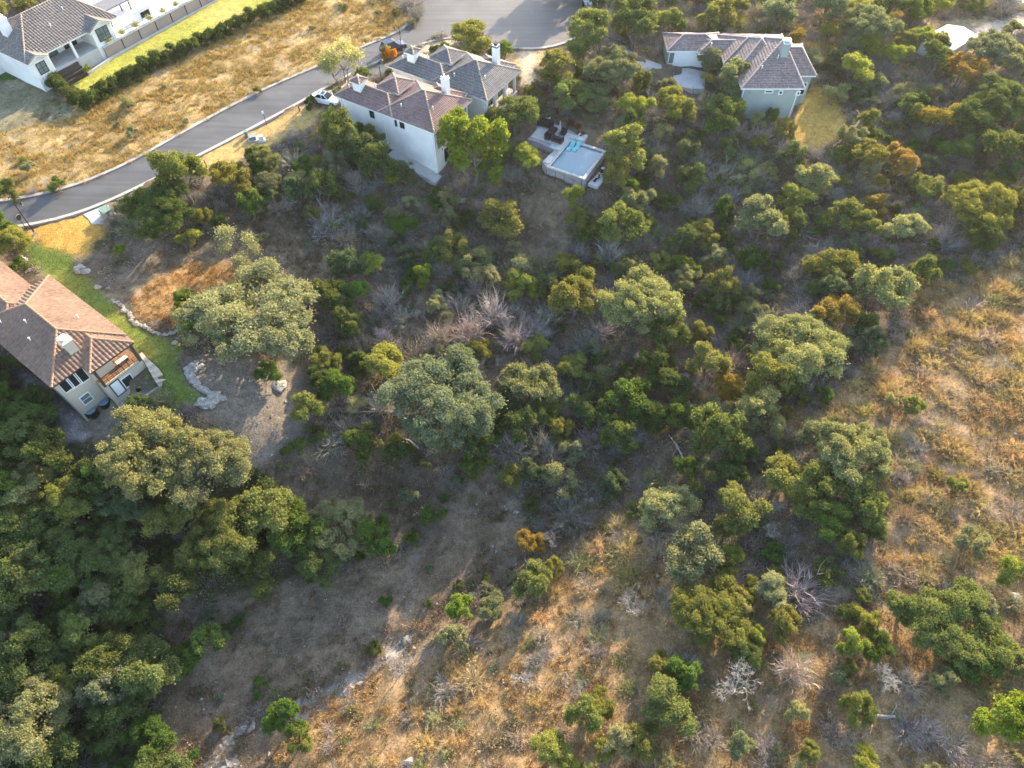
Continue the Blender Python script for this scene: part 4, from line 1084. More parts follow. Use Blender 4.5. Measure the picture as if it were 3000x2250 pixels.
t = thing('patio_umbrella', 'closed grey patio umbrella standing upright on the pool terrace', 'umbrella', tuple(P(*qp(878, 455), ZP0)))
c = P(*qp(878, 455), ZP0)
mb = MB(); mb.tube(c, c + [0, 0, 2.7], .04); mb.build('pole', M['grey_metal'], t)
mb = MB(); mb.tube(c + [0, 0, 1.0], c + [0, 0, 1.5], .12, .2, 8); mb.tube(c + [0, 0, 1.5], c + [0, 0, 2.6], .2, .05, 8); mb.build('canopy', pmat('umbrella_cloth', (.30, .28, .31), .9, .1, 3), t)
mb = MB(); mb.box(c, (.6, .6, .1), fP.a); mb.build('base', M['grey_metal'], t)
# raised spa box
f = fP; t = thing('water_feature', 'small raised pale stone box at the far corner of the pool', 'water feature', tuple(f(Lp + .6, 1.2, ZP0)))
for u0, u1, v0, v1 in ((Lp + .05, Lp + 1.5, .9, 1.15), (Lp + .05, Lp + 1.5, 2.0, 2.25), (Lp + 1.25, Lp + 1.5, 1.15, 2.0)):
    slab('wall', ccw([f(a, b) for a, b in ((u0, v0), (u1, v0), (u1, v1), (u0, v1))]), ZP0 + .4, 1.6, M['coping'], t)
slab('ledge', ccw([f(a, b) for a, b in ((Lp + .05, 1.15), (Lp + 1.25, 1.15), (Lp + 1.25, 2.0), (Lp + .05, 2.0))]), ZP0 + .25, 1.4, M['paver'], t)
for k, (x, y) in enumerate(((610, 185), (690, 180))):
    c = P(*qp(x, y), ZP0); t = thing('planter', 'white square planter at the top of the pool terrace, ' + ('left' if k == 0 else 'right') + ' of the two', 'planter', tuple(c), 0, 'white planters on the pool terrace')
    mb = MB(); mb.box(c, (.6, .6, .55), fP.a); mb.build('pot', M['white_paint'], t)
    mb = MB(); mb.blob(c + [0, 0, .75], (.35, .35, .3), k); mb.build('plant', pmat('planter_plant', (.06, .09, .03), .9, .3, 8), t)
# fence along the lower pool wall
t = thing('pool_fence', 'thin black fence along the foot of the lower pool wall', 'fence', tuple(fP(-.25, Wp / 2, -3)))
for k in range(5):
    a = fP(-.3, .2 + (Wp - .4) * k / 4); z0 = h1(a[0], a[1]); mb = MB(); mb.tube((a[0], a[1], z0 - .2), (a[0], a[1], z0 + 1.25), .03, n=5); mb.build('post', M['dark_metal'], t)
for dz in (.35, 1.2):
    mb = MB()
    for k in range(4):
        a = fP(-.3, .2 + (Wp - .4) * k / 4); b = fP(-.3, .2 + (Wp - .4) * (k + 1) / 4)
        mb.tube((a[0], a[1], h1(*a[:2]) + dz), (b[0], b[1], h1(*b[:2]) + dz), .015, n=4)
    mb.build('rail', M['dark_metal'], t)
# equipment slab
sp = [P(*qp(*a), -2.75) for a in ((1340, 1205), (1495, 1258), (1655, 1075), (1530, 1020))]
t = thing('equipment_slab', 'white concrete slab with pool equipment below the pool corner', 'slab', tuple(np.mean(sp, 0)))
slab('slab', ccw([p[:2] for p in sp]), -2.75, .45, M['concrete'], t)
c = P(*qp(1575, 1045), -2.75); t = thing('pool_filter', 'black pool filter tank with a pale ring on its lid', 'pool filter', tuple(c))
mb = MB(); mb.tube(c, c + [0, 0, .75], .3, .3, 12); mb.tube(c + [0, 0, .75], c + [0, 0, .95], .3, .14, 12); mb.build('tank', M['dark_metal'], t)
mb = MB()
for k in range(12):
    a, b = 2 * math.pi * k / 12, 2 * math.pi * (k + 1) / 12
    mb.tube(c + [.2 * math.cos(a), .2 * math.sin(a), .95], c + [.2 * math.cos(b), .2 * math.sin(b), .95], .035, n=5)
mb.build('lid_ring', M['white_paint'], t)
for k, (x, y) in enumerate(((1500, 1120), (1450, 1165))):
    c = P(*qp(x, y), -2.75); t = thing('pool_pump', ('larger' if k == 0 else 'smaller') + ' black pool pump on the white equipment slab', 'pump', tuple(c), 0, 'pool pumps on the slab'); s = 1 - .25 * k
    mb = MB(); mb.tube(c + [-.25 * s, -.3 * s, .2], c + [.2 * s, .25 * s, .2], .16 * s, .13 * s, 8); mb.box(c, (.3, .3, .1), 1); mb.build('motor', M['dark_metal'], t)
    mb = MB(); mb.tube(c + [.2 * s, .25 * s, .0], c + [.2 * s, .25 * s, .45], .13 * s, .13 * s, 8); mb.build('strainer', M['dark_metal'], t)
    mb = MB(); mb.tube(c + [.2 * s, .25 * s, .35], c + [.7 * s, .75 * s, .3], .04, n=5); mb.build('pipe', M['white_paint'], t)

# ------------------------------------------------------------------ cars
def car(label, name, a_px, b_px, paint, L=4.25, W=1.75, suv=False, glassroof=False):
    """a_px = tail, b_px = nose (photo pixels at about 0.6 m height)"""
    a = G(*a_px, .6); b = G(*b_px, .6); ang = math.atan2(b[1] - a[1], b[0] - a[0]); c = (a + b) / 2
    z0 = h1(c[0], c[1]) + .05
    t = thing(name, label, 'car', (c[0], c[1], z0))
    ca, sa = math.cos(ang), math.sin(ang)
    T = lambda x, y, z: (c[0] + x * ca - y * sa, c[1] + x * sa + y * ca, z0 + z)
    h = L / 2; w = W / 2; top = 1.72 if suv else 1.44
    # body loft: x, half width, bottom, shoulder height, deck height
    sec = [(-h, .78, .42, .62, .70), (-h + .12, .92, .28, .80, .90), (-h * .62, 1.0, .22, .86, .98), (-h * .2, 1.0, .22, .84, .95), (h * .28, 1.0, .22, .82, .93), (h * .62, .98, .24, .76, .86), (h - .2, .9, .28, .66, .74), (h, .72, .40, .56, .60)]
    mb = MB(); vs = []
    for x, k, zb, zs, zd in sec:
        ww = w * k
        up = .16 if suv else 0
        for y, z in ((-ww * .92, zb), (-ww, zs * .75), (-ww * .97, zs + up), (-ww * .84, zd + up), (ww * .84, zd + up), (ww * .97, zs + up), (ww, zs * .75), (ww * .92, zb)): vs.append(T(x, y, z))
    fs = []
    for i in range(len(sec) - 1):
        for j in range(8): fs.append((i * 8 + j, i * 8 + (j + 1) % 8, (i + 1) * 8 + (j + 1) % 8, (i + 1) * 8 + j))
    fs += [tuple(range(7, -1, -1)), tuple(len(vs) - 8 + i for i in range(8))]
    mb.add(vs, fs); mb.build('body', paint, t)
    zb = .93 + (.16 if suv else 0)
    x0, x1, r0, r1 = (-h * .86, h * .36, -h * .72, h * .02) if suv else (-h * .72, h * .38, -h * .38, h * .04)
    wb, wt = w * .84, w * .64
    mb = MB(); lo = [T(x, y, zb) for x, y in ((x0, -wb), (x1, -wb), (x1, wb), (x0, wb))]; hi = [T(x, y, top) for x, y in ((r0, -wt), (r1, -wt), (r1, wt), (r0, wt))]
    mb.add(lo + hi, [(4, 5, 6, 7)]); mb.cur = 0
    # pillars: narrow strips at the corners, windows inset between
    mb.add([T(r0 - .04, -wt - .02, top - .02), T(r1 + .04, -wt - .02, top - .02), T(r1 + .04, wt + .02, top - .02), T(r0 - .04, wt + .02, top - .02), T(r0, -wt + .05, top + .03), T(r1, -wt + .05, top + .03), T(r1, wt - .05, top + .03), T(r0, wt - .05, top + .03)], [(0, 1, 5, 4), (1, 2, 6, 5), (2, 3, 7, 6), (3, 0, 4, 7), (4, 5, 6, 7)])
    for (a_, b_) in ((0, 4), (1, 5), (2, 6), (3, 7)):
        p, q = np.array(lo[a_]), np.array(hi[a_]); mb.tube(p, q, .05, .045, 5)
    for s_ in (-1, 1): mb.tube(T(-.12 * h, s_ * wb, zb), T(-.16 * h, s_ * wt, top), .045, .04, 5)
    mb.build('roof', paint, t)
    for nm, q in (('windscreen', (1, 2, 6, 5)), ('rear_window', (3, 0, 4, 7)), ('side_window', (0, 1, 5, 4)), ('side_window', (2, 3, 7, 6))):
        g = MB(); al = lo + hi; cc = np.mean([al[i] for i in q], 0); g.quad(*[np.array(al[i]) * .985 + cc * .015 for i in q]); g.build(nm, M['glass'], t)
    if glassroof:
        g = MB(); g.quad(T(-.25 * h, -.42, top + .036), T(.0, -.42, top + .036), T(.0, .42, top + .036), T(-.25 * h, .42, top + .036)); g.build('sunroof', M['glass'], t)
    for sx in (-.6, .62):
        for sy in (-1, 1):
            o = MB(); p = np.array(T(sx * h, sy * (w - .2), .33)); q = np.array(T(sx * h, sy * (w + .015), .33)); o.tube(p, q, .33, .33, 14); wl = o.build('wheel', M['dark_metal'], t)
            o = MB(); q2 = np.array(T(sx * h, sy * (w + .03), .33)); o.tube(p, q2, .2, .2, 10); o.build('rim', M['grey_metal'], wl)
    for sy in (-1, 1):
        o = MB(); o.box(T(h - .16, sy * w * .62, .55 + (.16 if suv else 0)), (.22, .36, .13), ang); o.build('headlight', M['pale_glass'], t)
        o = MB(); o.box(T(-h + .1, sy * w * .66, .66 + (.16 if suv else 0)), (.16, .34, .12), ang); o.build('tail_light', pmat('tail_light', (.3, .02, .02), .3, .05), t)
        o = MB(); o.box(T(h * .3, sy * (w + .06), .95), (.12, .18, .12), ang); o.build('wing_mirror', paint, t)
M['car_white'] = pmat('car_white', (.78, .79, .80), .22, .01, 1, spec=.6); M['car_blue'] = pmat('car_blue', (.012, .02, .06), .18, .05, 1, spec=.6)
car('white saloon car parked on the driveway left of the purple-roofed house', 'parked_car', (880 + 222 * .19, 100 + 955 * .19), (880 + 562 * .19, 100 + 1045 * .19), M['car_white'], glassroof=True)
car('dark blue car parked at the kerb behind the orange flowering bush', 'parked_car', (880 + 1295 * .19, 100 + 250 * .19), (880 + 1570 * .19, 100 + 165 * .19), M['car_blue'], suv=True)

# ------------------------------------------------------------------ lamps, signs, boxes, posts
def solve_top(base, ypx):
    lo, hi = base[2], base[2] + 15
    for _ in range(40):
        m_ = (lo + hi) / 2
        if proj([base[0], base[1], m_])[1] > ypx: lo = m_
        else: hi = m_
    return lo - base[2]
def street_lamp(px, py, ytop, label, arm=(-1, .4)):
    b = G(px, py); hgt = min(max(solve_top(b, ytop), 3.2), 6.0)
    t = thing('street_lamp', label, 'street lamp', tuple(b), 0, 'black street lamps along the road')
    mb = MB(); mb.tube(b - [0, 0, .3], b + [0, 0, hgt], .06, .045, 8); mb.build('pole', M['dark_metal'], t)
    mb = MB(); mb.tube(b - [0, 0, .1], b + [0, 0, .55], .15, .11, 8); mb.tube(b + [0, 0, .55], b + [0, 0, .65], .13, .07, 8); mb.build('base', M['dark_metal'], t)
    d = np.array([arm[0], arm[1], 0]); d = d / np.linalg.norm(d); e = b + [0, 0, hgt - .1] + d * .7
    mb = MB(); mb.tube(b + [0, 0, hgt - .5], b + [0, 0, hgt] + d * .35, .03, n=5); mb.tube(b + [0, 0, hgt] + d * .35, e, .03, n=5); mb.build('arm', M['dark_metal'], t)
    mb = MB(); mb.tube(e - [0, 0, .42], e - [0, 0, .08], .1, .17, 6); l = mb.build('lantern', M['pale_glass'], t)
    mb = MB(); mb.tube(e - [0, 0, .08], e + [0, 0, .06], .25, .06, 8); mb.build('hood', M['dark_metal'], t)
street_lamp(103, 684, 596, 'black street lamp on the kerb nearest the tan house', (1, .3))
street_lamp(1118, 239, 187, 'black street lamp between the two white houses', (.6, 1))
street_lamp(1176, 138, 100, 'black street lamp beside the dark blue car', (-1, .2))
b = G(80, 674); t = thing('road_sign', 'round-faced road sign on a thin post beside the nearest street lamp', 'sign', tuple(b)); hs = 2.2
mb = MB(); mb.tube(b - [0, 0, .2], b + [0, 0, hs], .035, n=6); mb.build('post', M['dark_metal'], t)
mb = MB(); d = np.array([.95, -.3, 0]); mb.tube(b + [0, 0, hs - .2] - d * .02 + [0.04, 0, 0], b + [0, 0, hs - .2] + d * .02 + [0.04, 0, 0], .38, .38, 8); mb.build('sign_plate', M['dark_metal'], t)
mb = MB(); mb.tube(b + [0, 0, hs - .2] - d * .035 + [0.04, 0, 0], b + [0, 0, hs - .2] - d * .02 + [0.04, 0, 0], .40, .40, 8); mb.build('sign_rim', M['white_paint'], t)
def cabinet(px, py, w, d, h, mat, label, ang=30, pad=True):
    c = G(px, py); t = thing('utility_box', label, 'utility box', tuple(c))
    mb = MB(); mb.box(c + [0, 0, -.1], (w, d, h), R(ang)); mb.build('cabinet', mat, t)
    mb = MB(); mb.box(c + [0, 0, h - .1], (w + .08, d + .08, .07), R(ang)); mb.build('lid', mat, t)
    if pad: mb = MB(); mb.box(c + [0, 0, -.3], (w + .5, d + .5, .34), R(ang)); mb.build('pad', M['concrete'], t)
cabinet(318, 632, 1.3, 1.1, 1.1, M['green_box'], 'largest pale green utility box, beside the kerb near the big round oak', -35)
cabinet(341, 644, .6, .5, .7, M['white_paint'], 'small white utility box right beside the largest green one', -35)
cabinet(723, 400, .45, .45, .9, M['green_box'], 'small dark green utility box on the verge left of two pale ones', 20, False)
cabinet(741, 408, .9, .7, .6, M['grey_metal'], 'low grey utility box between a green and a white one on the verge', 20)
cabinet(767, 411, .6, .5, .8, M['white_paint'], 'upright white utility box at the right end of the verge group', 20)
pd = ccw([P(*a, h1(*G(*a)[:2]) + .05)[:2] for a in ((243, 628), (316, 598), (333, 625), (338, 648), (270, 657), (258, 640))])
tag(slab('concrete_pad', pd, [h1(*p) + .06 for p in pd], .4, M['concrete']), kind='structure')
def post(px, py, h, r, label, mat=None, name='wooden_post', cat='post'):
    b = G(px, py); mb = MB(); mb.tube(b - [0, 0, .3], b + [0, 0, h], r, r * .9, 6); mb.tube(b + [0, 0, h], b + [0, 0, h + .04], r * 1.2, r * 1.1, 6)
    tag(mb.build(name, mat or M['dark_wood']), label, cat)
post(606, 490, 1.1, .1, 'short rusty post leaning on the dry verge beside the road', M['brown_wood'])
post(878, 326, 1.0, .12, 'short reddish post on the verge near the white car', M['brown_wood'])
post(2239, 372, 3.2, .09, 'tall dark post standing below the sage house', M['dark_wood'])
b = G(782, 368); t = thing('marker_post', 'thin dark post with a small white plate beside the road', 'post', tuple(b))
mb = MB(); mb.tube(b, b + [0, 0, 2.3], .04, n=5); mb.build('pole', M['dark_metal'], t); mb = MB(); mb.box(b + [0, -.05, 1.9], (.32, .04, .45), R(40)); mb.build('plate', M['white_paint'], t)

# ------------------------------------------------------------------ stones
def stone(c, r, seed, parent=None, label=None, group=None, mat=None, name='boulder', sq=.6, cat='boulder'):
    mb = MB(); g = random.Random(seed)
    mb.blob((c[0], c[1], c[2] + r * sq * .25), (r * g.uniform(.8, 1.25), r * g.uniform(.7, 1.1), r * sq), seed, amp=.28, n=8, m=5)
    o = mb.build(name, mat or M['limestone'], parent)
    if parent is None: tag(o, label, cat, group)
    return o
def stone_row(label, pts, r, seed, n, rows=1):
    p = np.array([G(*r4p(*a))[:2] for a in pts]); s = np.concatenate([[0], np.cumsum(np.hypot(*np.diff(p, axis=0).T))])
    c0 = p.mean(0); t = thing('stone_edging', label, 'stone wall', (c0[0], c0[1], h1(*c0))); g = random.Random(seed)
    for k in range(n):
        d = s[-1] * k / (n - 1); x = np.interp(d, s, p[:, 0]) + g.uniform(-.12, .12); y = np.interp(d, s, p[:, 1]) + g.uniform(-.12, .12)
        for q in range(rows): stone((x + q * g.uniform(.3, .6), y - q * g.uniform(.2, .5), h1(x, y) - q * .15), r * g.uniform(.7, 1.4), seed * 100 + k * 3 + q, t, name='stone')
stone_row('low dry stone edging curving along the right side of the green lawn', [(920, 500), (975, 530), (1000, 580), (1060, 610), (1070, 660), (1100, 690), (1180, 710), (1230, 745), (1290, 775), (1350, 780), (1400, 760), (1450, 730), (1510, 695)], .24, 3, 46)
stone_row('rough stone wall along the lower end of the lawn', [(1590, 1010), (1540, 1040), (1510, 1085), (1540, 1130), (1590, 1180), (1650, 1215), (1690, 1245)], .3, 5, 26, 2)
stone_row('heap of large pale rocks below the end of the lawn', [(1770, 1270), (1700, 1290), (1660, 1320), (1620, 1345)], .5, 7, 10, 2)
stone_row('ring of pale stones round the planted bed beside the driveway of the tan house', [(150, 150), (205, 165), (230, 205), (250, 235), (245, 260), (215, 265)], .3, 9, 13)
for k, (x, y, r, lab) in enumerate(((650, 250, .8, 'large pale boulder at the dry grass edge above the lawn'), (700, 268, .6, 'second pale boulder just right of the large one above the lawn'), (795, 392, .4, 'whitish rock in bare soil beside the lawn'), (875, 403, .25, 'smallest whitish rock in bare soil beside the lawn'), (1415, 845, .35, 'single pale rock on the lawn near the big oak'))):
    c = G(*r4p(x, y)); stone(c, r, 60 + k, None, lab)
g_ = random.Random(8); nC = 0
cl = np.concatenate([[0], np.cumsum(np.hypot(*np.diff(W_CREEK, axis=0).T))])
for k in range(150):
    d = cl[-1] * g_.random(); x = np.interp(d, cl, W_CREEK[:, 0]); y = np.interp(d, cl, W_CREEK[:, 1])
    if vnoise(np.array([x]), np.array([y]), 6, 22)[0] < .42: continue
    x += g_.gauss(0, .9); y += g_.gauss(0, .6); r = abs(g_.gauss(.3, .28)) + .12
    stone((x, y, h1(x, y) - .5), r, 900 + k, None, 'grey weathered rock lying in the dry creek bed', 'rocks in the dry creek bed', M['rock'], 'creek_rock', .45, 'rock'); nC += 1
for k, (x, y, r) in enumerate(((720, 2118, .9), (690, 2140, .8), (665, 2165, .75), (640, 2190, .75), (622, 2215, .7), (610, 2240, .7), (735, 2105, .6))):
    c = G(x, y); stone((c[0], c[1], c[2] - .5), r, 1200 + k, None, 'broad pale rock shelf step in the creek bed at the bottom of the photo', 'pale rock shelves in the creek bed', M['limestone'], 'rock_shelf', .35, 'rock')
for k, (x, y, r, lab) in enumerate(((1200, 2232, .45, 'lone pale rock in golden grass at the bottom edge'), (1510, 1135, .7, 'flat pale rock on the bare clearing'), (2630, 1140, .5, 'pale rock outcrop in the sunlit brush on the right'), (2960, 1385, .5, 'whitish rock outcrop at the right edge in dry grass'), (2975, 1750, .5, 'pale rock outcrop by the right edge beside a green bush'), (1310, 615, .5, 'small pale rocks below the bright green tree'), (1350, 590, .7, 'pale rock ledge left of the pool slope'), (820, 1130, .9, 'flat pale rock at the edge of the bare clearing under the large oak'))):
    c = G(x, y); stone(c, r, 1300 + k, None, lab, None, M['limestone'], 'boulder', .45)

# ------------------------------------------------------------------ tan house surroundings
mat_step = pmat('step_stone', (.50, .41, .31), .85, .12, 1.5, .2)
t = thing('garden_steps', 'curving tan stone steps running down beside the tan house', 'steps', tuple(G(*r4p(1260, 1100))))
Lf = [(1128, 930), (1160, 985), (1190, 1035), (1215, 1080), (1240, 1125), (1265, 1165), (1290, 1195), (1310, 1235), (1325, 1275)]
Rg = [(1150, 915), (1200, 970), (1250, 1015), (1292, 1055), (1320, 1095), (1345, 1140), (1368, 1180), (1385, 1225), (1400, 1270)]
for k in range(8):
    z = -.95 - k * .3
    slab('step', ccw([P(*r4p(*a), z)[:2] for a in (Lf[k], Rg[k], Rg[k + 1], Lf[k + 1])]), z, 1.6, mat_step if k < 6 else M['concrete'], t)
rl = MB()
for k in range(8):
    a = P(*r4p(*Rg[k]), -.95 - k * .3 + .8); b = P(*r4p(*Rg[k + 1]), -.95 - (k + 1) * .3 + .8); rl.tube(a, b, .025, n=5)
    c = P(*r4p(*Rg[k]), -.95 - k * .3); rl.tube(c, c + [0, 0, .85], .02, n=5)
rl.build('handrail', M['dark_metal'], t)
pt = ccw([P(*r4p(*a), -3.7)[:2] for a in ((950, 1290), (1150, 1215), (1300, 1195), (1330, 1275), (1230, 1330), (1120, 1345), (1040, 1400), (960, 1380))])
FLAT.append((pt, 2.2)); FLAT.append(([tuple(fE(a, b)[:2]) for a, b in ((-4, -.5), (.5, -.5), (.5, 3.6), (-4, 3.6))], .9))
tag(slab('patio', pt, -3.7, 2.5, pmat('patio_stone', (.20, .19, .185), .85, .15, 1.5, .2)), kind='structure')
t = thing('garden_wall', 'low curved tan wall round the lower patio of the tan house', 'wall', tuple(P(*r4p(1200, 1270), -3.7)))
wp = [P(*r4p(*a), -3.4) for a in ((1115, 1345), (1170, 1290), (1220, 1245), (1270, 1212), (1310, 1200))]
for a, b in zip(wp[:-1], wp[1:]): mb = MB(); mb.bar(a - [0, 0, 1.2], b - [0, 0, 1.2], .32, 1.3); mb.build('wall_section', mat_step, t)
c = P(*r4p(1150, 1195), -3.6); t = thing('garden_machine', 'green and yellow garden machine parked on the patio under the window', 'garden machine', tuple(c))
f = Fr(c, 30, -3.7); GM = pmat('machine_green', (.01, .16, .07), .4, .1, 3); YM = pmat('machine_yellow', (.62, .42, .04), .45, .1, 3)
mb = MB(); mb.box(f(.45, 0, .25), (.9, .75, .6), f.a); mb.box(f(.5, 0, .85), (.6, .55, .18), f.a); mb.build('hood', GM, t)
mb = MB(); mb.box(f(.5, 0, 1.03), (.5, .5, .05), f.a); mb.build('hood_panel', pmat('machine_teal', (.12, .45, .33), .4, .1, 3), t)
mb = MB(); mb.box(f(-.35, 0, .3), (.75, .6, .25), f.a); mb.box(f(-.6, 0, .5), (.16, .55, .4), f.a); mb.build('seat', YM, t)
for a in (-.45, .6):
    for b_ in (-.42, .42): mb = MB(); p = f(a, b_ - .07, .25); q = f(a, b_ + .07, .25); mb.tube(p, q, .25, .25, 10); mb.build('wheel', M['dark_metal'], t)
mb = MB(); mb.tube(f(-.7, .1, .5), f(-1.7, .4, .35), .03, n=5); mb.build('tow_bar', M['white_paint'], t)
for k, (x, y) in enumerate(((745, 1405), (850, 1335))):
    c = P(*r4p(x, y), -3.9); t = thing('round_tub', 'round blue-grey covered tub against the tan house wall, ' + ('left' if k == 0 else 'right') + ' of the two', 'tub', tuple(c), 0, 'round tubs against the tan house wall')
    mb = MB(); mb.tube(c - [0, 0, .5], c + [0, 0, .45], .55, .58, 14); mb.build('tub', M['dark_metal'], t); mb = MB(); mb.tube(c + [0, 0, .45], c + [0, 0, .55], .6, .45, 14); mb.build('cover', pmat('tub_cover', (.13, .2, .25), .5, .1, 3), t)
c = fE(.3, 6.9, -.72); t = thing('porch_bench', 'pale slatted bench on the porch of the tan house', 'bench', tuple(c)); f = Fr(c, 142.8 + 90, c[2])
for k in range(4): mb = MB(); mb.box(f(0, -.2 + k * .13, .42), (1.3, .1, .04), f.a); mb.build('slat', M['white_paint'], t)
for a in (-.55, .55): mb = MB(); mb.box(f(a, 0, 0), (.06, .5, .42), f.a); mb.build('leg', M['dark_metal'], t)
c = fE(1.2, 5.2, -.72); t = thing('porch_table', 'round dark table in the shade of the tan house porch', 'table', tuple(c))
mb = MB(); mb.tube(c + [0, 0, .7], c + [0, 0, .75], .55, .55, 14); mb.build('table_top', M['dark_wood'], t); mb = MB(); mb.tube(c, c + [0, 0, .7], .06, n=6); mb.build('leg', M['dark_metal'], t)
for k in range(3):
    q = fE(1.2 + math.cos(2.1 * k) * .9, 5.2 + math.sin(2.1 * k) * .9, -.72); t = thing('porch_chair', 'dark chair around the round table on the tan house porch', 'chair', tuple(q), 0, 'chairs on the porch')
    mb = MB(); mb.box(q + [0, 0, .4], (.48, .48, .06), k); mb.build('seat', M['dark_wood'], t); mb = MB(); mb.box(q + [-.2 * math.cos(k), -.2 * math.sin(k), .45], (.06, .48, .45), k); mb.build('backrest', M['dark_wood'], t)
    for a, b_ in ((-.2, -.2), (.2, -.2), (.2, .2), (-.2, .2)): mb = MB(); mb.box(q + [a, b_, 0], (.05, .05, .4)); mb.build('leg', M['dark_metal'], t)
ps_ = ccw([G(*r4p(*a))[:2] for a in ((-60, 900), (60, 960), (150, 1090), (250, 1240), (400, 1330), (480, 1480), (510, 1640), (700, 1640), (790, 1500), (640, 1440), (420, 1225), (-60, 870))])
Z['paver'] = ps_; ZP['paver'] = (C3(.23, .215, .215), .0, .1, C3(.2, .2, .1), .02); ZORD.append('paver')

# ------------------------------------------------------------------ sage house driveway, fence
d1 = [(590, 470), (660, 468), (905, 520), (892, 640), (800, 640), (690, 620), (575, 560)]
tag(slab('driveway', ccw([P(*r3p(*a), -.35)[:2] for a in d1]), -.3, 1.6, M['concrete']), kind='structure')
d2 = [(168, 352), (225, 300), (330, 360), (430, 425), (600, 478), (580, 565), (480, 520), (330, 435)]
pw = [P(*r3p(*a), -.2)[:2] for a in d2]; zt = [h1(*p) + .1 for p in pw]
tag(slab('driveway', pw if ccw(pw) is pw else pw[::-1], zt if ccw(pw) is pw else zt[::-1], .8, M['concrete']), kind='structure')
def fence(label, pts, h, name='wire_fence', n_between=2):
    w = [G(*a) for a in pts]; t = thing(name, label, 'fence', tuple(np.mean(w, 0)))
    allp = []
    for a, b in zip(w[:-1], w[1:]):
        for k in range(n_between): q = a + (b - a) * k / n_between; allp.append((q[0], q[1], h1(q[0], q[1])))
    allp.append(tuple(w[-1]))
    for q in allp: mb = MB(); mb.tube((q[0], q[1], q[2] - .2), (q[0], q[1], q[2] + h), .04, n=5); mb.build('post', M['dark_metal'], t)
    for dz in (.15, h * .5, h - .05):
        mb = MB()
        for a, b in zip(allp[:-1], allp[1:]): mb.tube((a[0], a[1], a[2] + dz), (b[0], b[1], b[2] + dz), .022, n=4)
        mb.build('rail', M['dark_metal'], t)
fence('low dark fence along the right and lower sides of the sage house lawn', [r3p(*a) for a in ((1830, 545), (1900, 660), (1960, 800), (2010, 885), (1930, 985), (1850, 1040), (1765, 1105))], .9)
fence('low dark fence below the end wall of the sage house', [r3p(*a) for a in ((1300, 780), (1345, 830), (1420, 900), (1520, 980), (1555, 1075))], .8)

# ------------------------------------------------------------------ upper left: terrace, retaining wall, pergola
zW = 2.25
t = thing('retaining_wall', 'tall grey-brown retaining wall between the long lawn and the white terrace', 'wall', tuple(fA(20, .8, 0)))
M['panel'] = pmat('wall_panel', (.30, .24, .215), .85, .1, .5, .2, bscale=14)
us = [8.2, 11.5, 14.8, 18.1, 21.2, 24.3, 27.4, 30.5, 33.6]
for a, b in zip(us[:-1], us[1:]):
    slab('wall_panel', ccw([fA(x, y) for x, y in ((a + .05, .32), (b - .05, .32), (b - .05, .62), (a + .05, .62))]), zW, 3.4, M['panel'], t)
    slab('joint_post', ccw([fA(x, y) for x, y in ((b - .07, .3), (b + .07, .3), (b + .07, .67), (b - .07, .67))]), zW + .02, 3.4, M['dark_wood'], t)
slab('wall_cap', ccw([fA(x, y) for x, y in ((8.2, .22), (33.6, .22), (33.6, .7), (8.2, .7))]), zW + .1, .09, M['concrete'], t)
tag(slab('terrace', ccw([fA(x, y) for x, y in ((12.4, -16), (34, -16), (34, .3), (11.3, .3), (11.3, -3), (12.4, -3))]), zW, 3, M['white_wall']), kind='structure')
FLAT.append(([tuple(fA(u, v)[:2]) for u, v in ((12.5, -15.5), (33.8, -15.5), (33.8, .3), (8.5, .3), (8.5, -3), (12.5, -3))], .6))
t = thing('terrace_railing', 'thin cable railing on top of the retaining wall', 'railing', tuple(fA(20, .7, zW)))
for k in range(18):
    p = fA(9 + k * 1.45, .45, zW + .1); mb = MB(); mb.box(p, (.05, .05, 1.0), fA.a); mb.build('post', M['grey_metal'], t)
for z in (.35, .65, .98): mb = MB(); mb.bar(fA(9, .45, zW + .1 + z), fA(33.6, .45, zW + .1 + z), .03, .03); mb.build('rail', M['grey_metal'], t)
slab('low_kerb', ccw([fA(x, y) for x, y in ((3.7, 1.75), (9, 1.0), (20, .95), (33.6, .95), (33.6, .72), (8.2, .72), (3.7, 1.5))]), .75, .6, M['concrete'])
tag(bpy.data.objects['low_kerb'], kind='structure')
t = thing('pergola', 'flat grey pergola roof on dark posts beside the white stucco house', 'pergola', tuple(fA(15, -4.5, zW)))
mb = MB(); mb.prism([fA(x, y)[:2] for x, y in ((13, -6.5), (17.6, -6.5), (17.6, -3.2), (13, -3.2))], zW + 2.5, zW + 2.68); mb.build('roof', pmat('pergola_roof', (.17, .17, .18), .8, .1, 1), t)
for u in (13.2, 17.4):
    for v in (-6.3, -3.4): mb = MB(); mb.box(fA(u, v, zW), (.14, .14, 2.5), fA.a); mb.build('post', M['dark_wood'], t)
t = thing('outdoor_kitchen', 'white outdoor kitchen block with a dark firebox on the terrace', 'outdoor kitchen', tuple(fA(17.5, -1.6, zW)))
mb = MB(); mb.prism([fA(x, y)[:2] for x, y in ((16.0, -2.2), (19.4, -2.2), (19.4, -1.1), (16.0, -1.1))], zW, zW + 1.5); mb.build('block', M['white_wall'], t)
mb = MB(); mb.prism([fA(x, y)[:2] for x, y in ((17.2, -1.12), (18.9, -1.12), (18.9, -1.05), (17.2, -1.05))], zW + .25, zW + 1.15); mb.build('firebox', M['dark_metal'], t)
mb = MB(); mb.prism([fA(x, y)[:2] for x, y in ((15.9, -2.3), (19.5, -2.3), (19.5, -1.0), (15.9, -1.0))], zW + 1.5, zW + 1.58); mb.build('countertop', M['concrete'], t)

